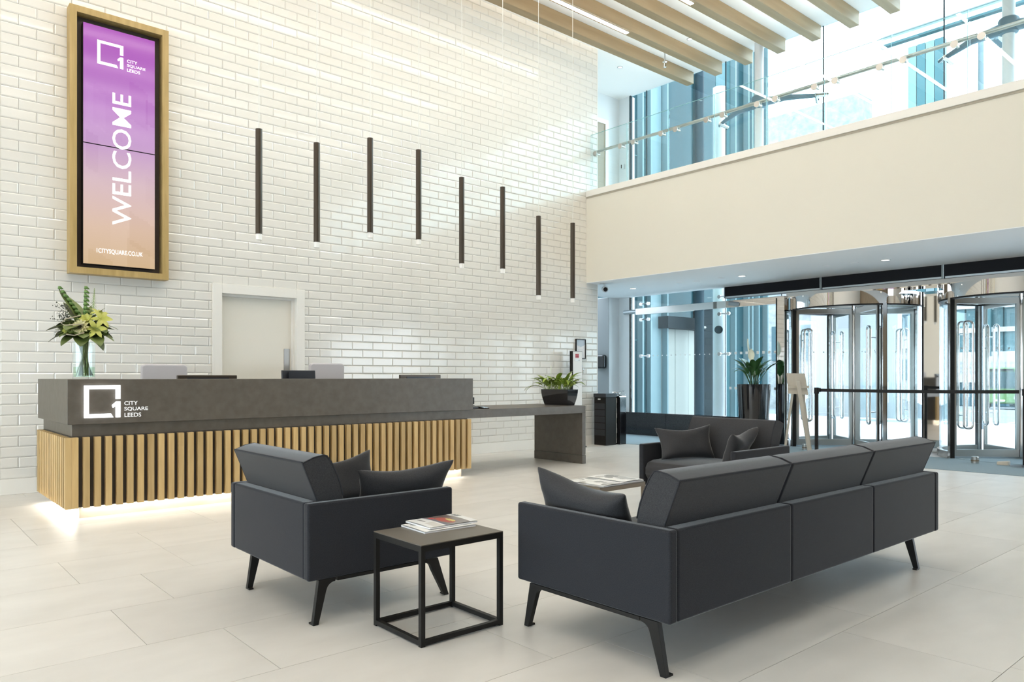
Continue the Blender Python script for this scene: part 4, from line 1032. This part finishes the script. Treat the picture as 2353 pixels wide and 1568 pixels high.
# ================================================================== BEHIND THE DESK
def monitor(label, x0, x1, y, ztop, tilt, mt):
    t = thing('monitor', label, 'monitor', ((x0 + x1) / 2, y, 0.764), 0, 'monitors behind the counter')
    cx_, w_ = 0, (x1 - x0) / 2; H_ = ztop - 0.764
    a = math.sin(tilt)
    m = MB().add([(-w_, 0, 0.10), (w_, 0, 0.10), (w_, a * (H_ - 0.1), H_), (-w_, a * (H_ - 0.1), H_), (-w_, 0.035, 0.10), (w_, 0.035, 0.10), (w_, 0.035 + a * (H_ - 0.1), H_), (-w_, 0.035 + a * (H_ - 0.1), H_)],
                 [(0, 1, 2, 3), (7, 6, 5, 4), (0, 4, 5, 1), (1, 5, 6, 2), (2, 6, 7, 3), (3, 7, 4, 0)])
    m.build('panel', mt, t, world=False, bevel=0.006)
    MB().box(-0.03, 0.03, -0.02, 0.0, 0.02, 0.25).build('neck', M_BLACK, t, world=False)
    MB().box(-0.11, 0.11, -0.10, 0.08, 0.0005, 0.015).build('foot', M_BLACK, t, world=False, bevel=0.003)
    MB().box(-w_ * 0.7, w_ * 0.7, -0.006, 0.0, H_ * 0.55, H_ - 0.022).build('rear_vent', M_SCREENB, t, world=False)
monitor('dark monitor top edge behind the counter, below the oak-framed sign', 2.203, 2.762, 7.30, 1.160, 0.0, M_BRONZE)
monitor('blue-black tilted screen behind the counter in front of the white door', 3.24, 3.606, 7.30, 1.212, 0.10, M_SCREENB)
monitor('dark monitor top edge behind the counter, toward its right end', 4.64, 5.208, 7.30, 1.167, 0.0, M_BRONZE)
def office_chair(label, x, y, ztop):
    t = thing('office_chair', label, 'chair', (x, y, 0), 0, 'staff chairs behind the desk')
    H_ = ztop
    MB().prism([(-0.225, 0.55), (0.225, 0.55), (0.225, H_ - 0.03), (0.21, H_ - 0.006), (0.18, H_), (-0.18, H_), (-0.21, H_ - 0.006), (-0.225, H_ - 0.03)], 0.16, 0.215, 'y').build('backrest', M_CHAIRW, t, world=False, bevel=0.02, seg=3)
    MB().box(-0.24, 0.24, -0.24, 0.20, 0.44, 0.52).build('seat', M_CHAIRW, t, world=False, bevel=0.03, seg=3)
    MB().tube([(0, 0, 0.10), (0, 0, 0.44)], 0.028, 12).build('gas_lift', M_CHROME, t, world=False)
    MB().box(-0.03, 0.03, 0.17, 0.21, 0.45, 0.60).build('back_bar', M_BLACK, t, world=False)
    for i in range(5):
        a = 2 * PI * i / 5; lg_ = MB().tube([(0, 0, 0.10), (0.27 * math.cos(a), 0.27 * math.sin(a), 0.075)], [0.03, 0.018], 8).build('leg', M_CHROME, t, world=False)
        MB().tube([(0.27 * math.cos(a) - 0.02 * math.sin(a), 0.27 * math.sin(a) + 0.02 * math.cos(a), 0.028), (0.27 * math.cos(a) + 0.02 * math.sin(a), 0.27 * math.sin(a) - 0.02 * math.cos(a), 0.028)], 0.028, 12).build('caster', M_BLACK, lg_, world=False)
    t.location = (x, y, 0)
office_chair('pale grey high-back office chair behind the counter, nearer the flowers', 2.326, 7.95, 1.273)
office_chair('pale grey high-back office chair behind the counter, right of the white door', 4.144, 7.95, 1.305)
# desk phone at the counter end
t = thing('desk_phone', 'black desk phone on the lower worktop against the counter end', 'phone', (5.40, 7.0, 0.764))
MB().prism([(6.94, 0.7645), (7.10, 0.7645), (7.10, 0.82), (6.94, 0.785)], 5.30, 5.50, 'x').build('base', M_SCREENB, t, bevel=0.004)
MB().box(5.42, 5.46, 6.97, 7.09, 0.82, 0.90).build('screen', M_BLACK, t, bevel=0.004)
MB().tube(tube_path([(5.33, 6.93, 0.84), (5.33, 6.95, 0.875), (5.33, 7.08, 0.875), (5.33, 7.10, 0.845)], 0.02), 0.018, 10).build('handset', M_BLACK, t, smooth=True)
t = thing('card_reader', 'small dark keypad on the lower worktop beside the desk phone', 'card reader', (5.55, 6.93, 0.764))
MB().prism([(6.86, 0.7645), (7.0, 0.7645), (7.0, 0.79), (6.86, 0.775)], 5.52, 5.60, 'x').build('body', M_BLACK, t, bevel=0.003)
m = MB()
for i in range(3):
    for j in range(4): m.box(5.528 + i * 0.024, 5.544 + i * 0.024, 6.875 + j * 0.026, 6.89 + j * 0.026, 0.776 + j * 0.0027, 0.7795 + j * 0.0027)
m.build('keys', M_ALU, t)

# leaflet stand and notice on the wall end
t = thing('leaflet_stand', 'upright white leaflet display with red square logo at the wall behind the desk plant', 'leaflet stand', (8.70, 8.45, 0))
MB().box(8.575, 8.80, 8.40, 8.46, 0.0, 1.555).build('back_board', M_BLACK, t)
MB().box(8.55, 8.83, 8.33, 8.53, 0.0, 0.02).build('foot', M_BLACK, t)
MB().add([(8.587, 8.397, 0.10), (8.795, 8.397, 0.10), (8.795, 8.397, 1.55), (8.587, 8.397, 1.55)], [(0, 1, 2, 3)]).build('leaflet', M_PAPER, t)
for i in (0, 1):
    for j in (0, 1): MB().box(8.640 + i * 0.042, 8.676 + i * 0.042, 8.394, 8.3965, 1.45 + j * 0.032, 1.478 + j * 0.032).build('logo', M_RED, t)
vs, fs = text_mb('ATOM', (8.612, 8.740, 1.395, 1.42), 0.01); MB().add([(a, 8.3955, b) for a, b in vs], fs).build('lettering', M_STEELB, t)
nf = thing('notice_frame', 'slim black framed notice on the tiled wall near its right end', 'picture frame', (9.014, WY, 1.6))
MB().box(8.899, 8.910, WY - 0.035, WY - 0.009, 1.44, 1.77).box(9.118, 9.129, WY - 0.035, WY - 0.009, 1.44, 1.77).box(8.910, 9.118, WY - 0.035, WY - 0.009, 1.44, 1.451).box(8.910, 9.118, WY - 0.035, WY - 0.009, 1.759, 1.77).build('frame', M_BLACK, nf)
def notice(u, v):
    if v > 0.72 - 0.12 * (1 - abs(u - 0.5) * 2): return (0.48, 0.55, 0.62)
    return (0.66, 0.66, 0.68) if (int(v * 40) % 3 == 0 and 0.2 < u < 0.8 and 0.1 < v < 0.5) else (0.80, 0.80, 0.81)
print_grid('paper', 0.208, 0.308, 16, 40, notice, lambda a, b: (8.910 + a, WY - 0.022, 1.451 + b), M_PRINT, nf)
t = thing('wall_bracket', 'small chrome bracket on the tiled wall below the framed notice', 'bracket', (9.02, WY, 1.2))
MB().tube(tube_path([(8.985, WY - 0.008, 1.30), (8.985, WY - 0.05, 1.29), (8.985, WY - 0.05, 1.20)], 0.02), 0.01, 8).tube(tube_path([(9.045, WY - 0.008, 1.30), (9.045, WY - 0.05, 1.29), (9.045, WY - 0.05, 1.20)], 0.02), 0.01, 8).build('hook', M_CHROME, t, smooth=True)
MB().box(8.96, 9.07, WY - 0.012, WY - 0.008, 1.27, 1.33).build('plate', M_ALU, t)

# towel dispenser on the shaded wall
t = thing('towel_dispenser', 'black rounded paper dispenser on the shaded wall beyond the tiles', 'dispenser', (11.2, 10.12, 1.44))
MB().box(11.08, 11.199, 10.0, 10.245, 1.305, 1.58).build('body', M_BLACKG, t, bevel=0.04, seg=4)
MB().add([(11.078, 10.215, 1.56), (11.078, 10.135, 1.56), (11.078, 10.165, 1.40), (11.078, 10.185, 1.36)], [(0, 1, 2, 3)]).build('window', M_ALU, t)
# bins at the wall end
t = thing('litter_bin', 'tall square black litter bin at the end of the tiled wall', 'bin', (9.40, 8.42, 0))
MB().box(9.26, 9.52, 8.30, 8.56, 0.0, 0.80).build('body', M_BLACK, t, bevel=0.004)
MB().box(9.25, 9.53, 8.29, 8.57, 0.80, 0.86).build('lid', M_SCREENB, t, bevel=0.004)
for i in range(5): box('groove_rib', M_SCREENB, 9.255, 9.26, 8.315, 8.545, 0.16 + i * 0.11, 0.255 + i * 0.11, t)
MB().tube([(9.253, 8.40, 0.765), (9.253, 8.46, 0.765)], 0.014, 10).build('lock', M_CHROME, t)
t = thing('umbrella_bag_stand', 'slim chrome-topped stand with plastic umbrella sleeves beside the litter bin', 'umbrella stand', (9.62, 8.40, 0))
MB().box(9.58, 9.74, 8.27, 8.30, 0, 0.80).box(9.58, 9.62, 8.30, 8.46, 0, 0.80).build('frame', M_BLACKG, t, bevel=0.004)
m = MB()
for i in range(9):
    zz = 0.02 + i * 0.085; m.box(9.566, 9.58, 8.34 + 0.004 * math.sin(i * 2.1), 8.42 + 0.006 * math.sin(i * 1.3), zz, zz + 0.0845)
m.build('sleeves', M_TRIMW, t, bevel=0.003)
m = MB(); r2_ = random.Random(2)
for i in range(12):
    a = Vector((9.66 + r2_.gauss(0, 0.05), 8.36 + r2_.gauss(0, 0.05), 0.83 + r2_.random() * 0.07)); q = [a + Vector((r2_.gauss(0, 0.035), r2_.gauss(0, 0.035), r2_.gauss(0, 0.02))) for _ in range(3)]
    m.add([a] + q, [(0, 1, 2), (0, 2, 3), (0, 3, 1), (1, 2, 3)])
m.build('crumpled_sleeves', M_CHROME, t); MB().box(9.57, 9.74, 8.27, 8.46, 0.80, 0.815).build('top_plate', M_CHROME, t)

# easel and belt barrier in front of the doors
ez = thing('easel', 'pale wooden display easel seen from behind, in front of the first revolving door', 'easel', (10.62, 5.60, 0.006), TH - PI / 2)
MB().add([(-0.16, 0.10, 0.88), (0.14, 0.10, 0.86), (0.115, 0.17, 1.185), (-0.165, 0.17, 1.19), (-0.16, 0.112, 0.88), (0.14, 0.112, 0.86), (0.115, 0.182, 1.185), (-0.165, 0.182, 1.19)], [(0, 1, 2, 3), (7, 6, 5, 4), (0, 4, 5, 1), (1, 5, 6, 2), (2, 6, 7, 3), (3, 7, 4, 0)]).build('board', M_EASEL, ez, world=False)
MB().box(-0.16, 0.14, 0.075, 0.10, 0.965, 1.0).build('cross_bar', M_EASEL, ez, world=False)
MB().prism([(-0.075, 1.08), (-0.02, 1.08), (0.155, 0.0), (0.105, 0.0)], 0.02, 0.05, 'y').build('rear_leg', M_EASEL, ez, world=False, bevel=0.003)
for s in (-1, 1): MB().prism([(0.0 + s * 0.05, 1.1), (0.03 + s * 0.05, 1.1), (0.03 + s * 0.2, 0.0), (s * 0.2, 0.0)], 0.185, 0.205, 'y').build('front_leg', M_EASEL, ez, world=False)
def barrier(x, y, label):
    t = thing('barrier_post', label, 'barrier post', (x, y, 0), 0, 'belt barrier posts')
    MB().lathe([(0.0, 0.006), (0.17, 0.006), (0.17, 0.014), (0.06, 0.028), (0.026, 0.03), (0.026, 0.90), (0.034, 0.905), (0.034, 0.985), (0.028, 0.99), (0, 0.99)], (0, 0), 28, closed=False).build('post', M_BLACK if False else MATS['black_powder_coat'], t, smooth=40, world=False)
    MB().lathe([(0.1705, 0.006), (0.173, 0.006), (0.173, 0.016), (0.1705, 0.016)], (0, 0), 28).build('base_rim', M_CHROME, t, world=False)
    MB().box(-0.02, 0.02, -0.055, -0.028, 0.925, 0.985).build('belt_clip', M_BLACK, t, world=False)
    return t
barrier(10.218, 5.166, 'black belt barrier post in front of the first revolving door')
barrier(11.02, 2.85, 'black belt barrier post past the right frame edge, its base disc on the carpet')
b0, b1 = Vector((10.235, 5.115, 0.953)), Vector((11.00, 2.91, 0.953)); m = MB(); n = 12
for i in range(n + 1):
    s = i / n; p = b0.lerp(b1, s); sag = -0.008 * math.sin(PI * s)
    for dx in (-0.0015, 0.0015):
        m.v += [(p.x + dx, p.y, p.z + 0.022 + sag), (p.x + dx, p.y, p.z - 0.022 + sag)]
for i in range(n):
    a = i * 4; m.f += [(a, a + 1, a + 5, a + 4), (a + 2, a + 6, a + 7, a + 3), (a, a + 4, a + 6, a + 2), (a + 1, a + 3, a + 7, a + 5)]
tag(m.build('barrier_belt', M_BLACK), 'black retractable belt stretched between barrier posts before the revolving doors', 'belt')

# ================================================================== OUTSIDE
box('pavement', M_PAVE, XF, 21, -30, 60, -0.15, -0.002, None, kind='structure')
def sloped(name, m_, x0, x1, y0, y1, za, zb): 
    return MB().add([(x0, y0, za), (x1, y0, zb), (x1, y1, zb), (x0, y1, za), (x0, y0, za - 0.2), (x1, y0, zb - 0.2), (x1, y1, zb - 0.2), (x0, y1, za - 0.2)], [(0, 1, 2, 3), (7, 6, 5, 4), (0, 4, 5, 1), (1, 5, 6, 2), (2, 6, 7, 3), (3, 7, 4, 0)]).build(name, m_, None, kind='structure')
sloped('road', M_ROAD, 21, 90, -30, 60, -0.08, -1.95)
for y in (3.0, 6.5, 10): 
    x0, x1 = 24, 70
    zf = lambda x: -0.08 - 1.87 * (x - 21) / 69 + 0.005
    MB().add([(x0, y, zf(x0)), (x1, y + 8, zf(x1)), (x1, y + 8.2, zf(x1)), (x0, y + 0.15, zf(x0))], [(0, 1, 2, 3)]).build('road_line', M_RENDER, bpy.data.objects['road'])
# neighbouring teal glazed wing along Y = 11.5
nb = thing('glazed_wing', 'teal glazed neighbouring building wing seen through the tall panes', 'building', (16, 11.5, 0))
YW = 11.5
segs = [(11.6, 13.97, M_TEAL1), (13.97, 14.27, M_TEAL2), (14.27, 14.88, M_TEAL3), (16.25, 17.2, M_TEAL1), (17.2, 17.9, M_TEAL2), (17.9, 18.6, M_TEAL1), (18.6, 19.1, M_TEAL2), (19.1, 19.6, M_TEAL1)]
for x0, x1, mm in segs:
    z0 = 0 if x1 < 15 or x0 > 17.15 else 3.0
    box('glass_panel', mm, x0 + 0.01, x1 - 0.01, YW, YW + 0.15, z0, 13.0, nb)
for x in (13.95, 14.26, 14.9, 17.9, 18.55, 18.75, 19.08, 19.55): box('fin', M_TEAL3, x, x + 0.05, YW - 0.16, YW, 0, 13.0, nb)
for z in (2.0, 3.4, 4.9, 6.4, 7.9): box('transom', M_TEAL2, 11.6, 14.25, YW - 0.02, YW, z, z + 0.03, nb)
# entrance: cream panels, dark canopy with lamp, dark coursed wall
box('wall', M_TEAL1, 14.88, 16.25, YW + 0.05, YW + 0.2, 2.62, 9.0, nb)
for x0, x1 in ((14.9, 15.42), (15.44, 15.98), (15.99, 16.24)): box('door_panel', M_CREAMD, x0, x1, YW, YW + 0.06, 0.15, 2.33, nb)
box('door_head', M_SLATE, 14.75, 16.35, YW - 0.3, YW + 0.04, 2.33, 2.62, nb)
MB().tube([(15.95, YW - 0.33, 2.40), (16.25, YW - 0.33, 2.40)], 0.03, 10).build('lamp', M_CREAMD, nb)
MB().tube([(15.75, 11.0, 0), (15.75, 11.0, 9.0)], 0.115, 20).build('column', M_NAVY, nb, smooth=40)
box('wall_backing', M_SLATE, 16.26, 17.18, YW - 0.012, YW + 0.12, 0, 3.06, nb)
for i in range(17):
    for j in range(2):
        xa = 16.26 + (0.45 * j if i % 2 else 0.45 * j - 0.2); xb = xa + 0.44
        xa = max(xa, 16.26); xb = min(max(xb, xa + 0.1), 17.18) if j == 0 else 17.18
        if xb > xa: box('stone', M_SLATE, xa, xb, YW - 0.02 - 0.004 * ((i + j) % 2), YW + 0.1, 0.0 + i * 0.18, 0.172 + i * 0.18, nb)
# white clad column in front of the wing
t = thing('column', 'pale round column standing outside between the two tall panes', 'column', (12.2, 8.07, 0))
MB().tube([(12.2, 8.07, 0), (12.2, 8.07, 6.6)], 0.125, 28).build('shaft', M_COL, t, smooth=40)
MB().tube([(12.07, 8.0, 2.02), (12.03, 7.98, 2.02)], 0.075, 20).build('fixing_disc', M_NAVY, t, smooth=40)
# white stone building, white hoarding wall, teal block
wb2 = thing('stone_building', 'bright white stone building across the street, seen past the tall planter', 'building', (34, 19, 0))
box('wall', M_STONEW, 34, 36, 15.2, 22.5, -1.5, 14, wb2)
for zz in (1.9, 5.3, 9.0):
    for yy in (17.2, 18.7, 20.2):
        f = box('window', M_WINB, 33.9, 34.0, yy, yy + 0.75, zz, zz + 1.7, wb2); MB().box(33.88, 33.9, yy + 0.36, yy + 0.40, zz, zz + 1.7).box(33.88, 33.9, yy, yy + 0.75, zz + 0.8, zz + 0.84).build('glazing_bar', M_RENDER, f)
t = thing('boundary_wall', 'smooth white rendered wall seen through the first revolving door', 'wall', (22, 9.6, 0))
box('wall', M_RENDER, 22, 22.3, 8.75, 11.3, -0.1, 7.5, t); box('coping', M_STONEW, 21.95, 22.35, 8.7, 11.35, 7.5, 7.6, t)
t = thing('stone_building', 'rough pale stone facade behind glass railings, seen through first revolving door', 'building', (30, 11, -1))
box('wall', M_STONEW, 30, 32, 10.8, 13.9, -1, 10, t)
for zz in (0.6, 2.2, 3.9): box('ledge', M_STONEW, 29.85, 30, 10.8, 13.9, zz, zz + 0.14, t)
for zz in (1.0, 2.7): box('window', M_WINB, 29.95, 30, 11.3, 12.0, zz, zz + 0.8, t)
t = thing('glazed_tower', 'narrow teal glazed tower between the pale stone facade and the street', 'building', (26, 9.4, -1))
for i in range(4): box('glass_panel', (M_TEAL2, M_TEAL3)[i % 2], 26, 26.3, 8.95 + i * 0.27, 9.2 + i * 0.27, -0.6, 12, t)
# glass railing out on the pavement
t = thing('glass_railing', 'low glass railing on the pavement with steel point fixings', 'railing', (19.5, 7, 0))
for i in range(3):
    y = 6.3 + i * 0.85; g = box('pane', M_GLASSB, 19.5, 19.515, y, y + 0.83, 0.05, 1.0, t)
    for yy in (y + 0.1, y + 0.73):
        for zz in (0.2, 0.85): MB().tube([(19.46, yy, zz), (19.5, yy, zz)], 0.03, 10).build('fixing', M_STEELB, g)
box('base_shoe', M_ALU, 19.46, 19.55, 6.3, 8.85, 0, 0.05, t)
# lamp post
t = thing('lamp_post', 'slim grey street lamp post seen through the second revolving door', 'lamp post', (18.4, 5.58, 0))
MB().tube([(18.4, 5.58, 0), (18.4, 5.58, 1.0), (18.4, 5.58, 8.5)], [0.085, 0.075, 0.055], 16).build('pole', M_POST, t, smooth=40)
MB().tube([(18.4, 5.58, 8.5), (19.3, 5.58, 8.8)], 0.04, 10).build('bracket', M_POST, t); box('lantern', M_POST, 19.2, 19.8, 5.48, 5.68, 8.72, 8.84, t)
box('door', M_ALU, 18.30, 18.33, 5.54, 5.62, 0.3, 0.8, t)
# office block over the road
ob = thing('office_building', 'glass office block with pale floor bands across the street, beyond the green bus', 'building', (75, 20, -1.5))
ya, yb = 6.0, 27.0
box('core', M_TEAL2, 75.3, 80, ya, yb, -1.5, 24, ob)
for i in range(9):
    z = 2.9 + i * 2.15
    box('floor_band', M_RENDER, 74.9, 75.3, ya, yb, z, z + 0.42, ob)
    for j in range(14):
        y = ya + j * 1.5
        if z < 16: box('window', M_OFFICE, 75.1, 75.3, y + 0.08, y + 1.42, z + 0.42, z + 2.15, ob)
for j in range(5): box('pilaster', M_TEAL2, 74.7, 75.1, ya + j * 5.2 + 0.3, ya + j * 5.2 + 1.3, 2.9, 22, ob)
box('lattice_band', M_RENDER, 74.6, 75.0, ya, yb, 0.6, 2.9, ob)
m = MB()
for j in range(60):
    for k_ in range(3): m.add([(74.58, ya + j * 0.35, 1.3 + k_ * 0.4), (74.58, ya + j * 0.35 + 0.12, 1.5 + k_ * 0.4), (74.58, ya + j * 0.35, 1.7 + k_ * 0.4), (74.58, ya + j * 0.35 - 0.12, 1.5 + k_ * 0.4)], [(0, 1, 2, 3)])
m.build('lattice', M_STONEW, ob, kind='stuff')
box('shop_front', M_WINB, 74.9, 75.3, ya, yb, -1.5, 0.6, ob)
for j in range(7): box('shop_pier', M_RENDER, 74.7, 74.9, ya + j * 3.2, ya + j * 3.2 + 0.7, -1.5, 0.6, ob)
# green bus down the street
bs = thing('bus', 'pale green bus driving down the street in front of the office block', 'bus', (57, 15.9, -1.05))
MB().box(56, 65, 14.6, 17.2, -0.65, 1.72).build('body', M_BUS, bs, bevel=0.15, seg=3)
box('windscreen', M_BUSW, 55.97, 56.0, 14.85, 16.95, 0.35, 1.45, bs)
box('destination_board', M_BLACK, 55.96, 55.99, 15.1, 16.7, 1.48, 1.64, bs)
MB().box(56.6, 64.6, 14.57, 14.6, 0.4, 1.35).build('side_windows', M_BUSW, bs)
for y in (14.8, 16.7): box('head_lamp', M_RENDER, 55.96, 56.0, y, y + 0.3, -0.35, -0.15, bs)
box('number_plate', M_PAPER, 55.96, 55.99, 15.6, 16.2, -0.5, -0.38, bs)
for x in (57.5, 63):
    for y in (14.6, 16.95): MB().tube([(x, y, -0.60), (x, y + 0.25, -0.60)], 0.45, 20).build('wheel', M_TYRE, bs)
# white portal frame outside the doors
t = thing('entrance_portal', 'thin white portal frame outside the upper glass', 'portal', (12.9, 3, 0))
MB().box(13.6, 13.75, 5.70, 5.85, 2.8, 7.15).build('upright', M_COL, t)
MB().box(13.6, 13.75, -6, 5.85, 7.15, 7.30).build('head', M_COL, t)
MB().box(13.62, 13.73, -6, 5.70, 6.98, 7.02).build('inner_head', M_TEAL2, t)
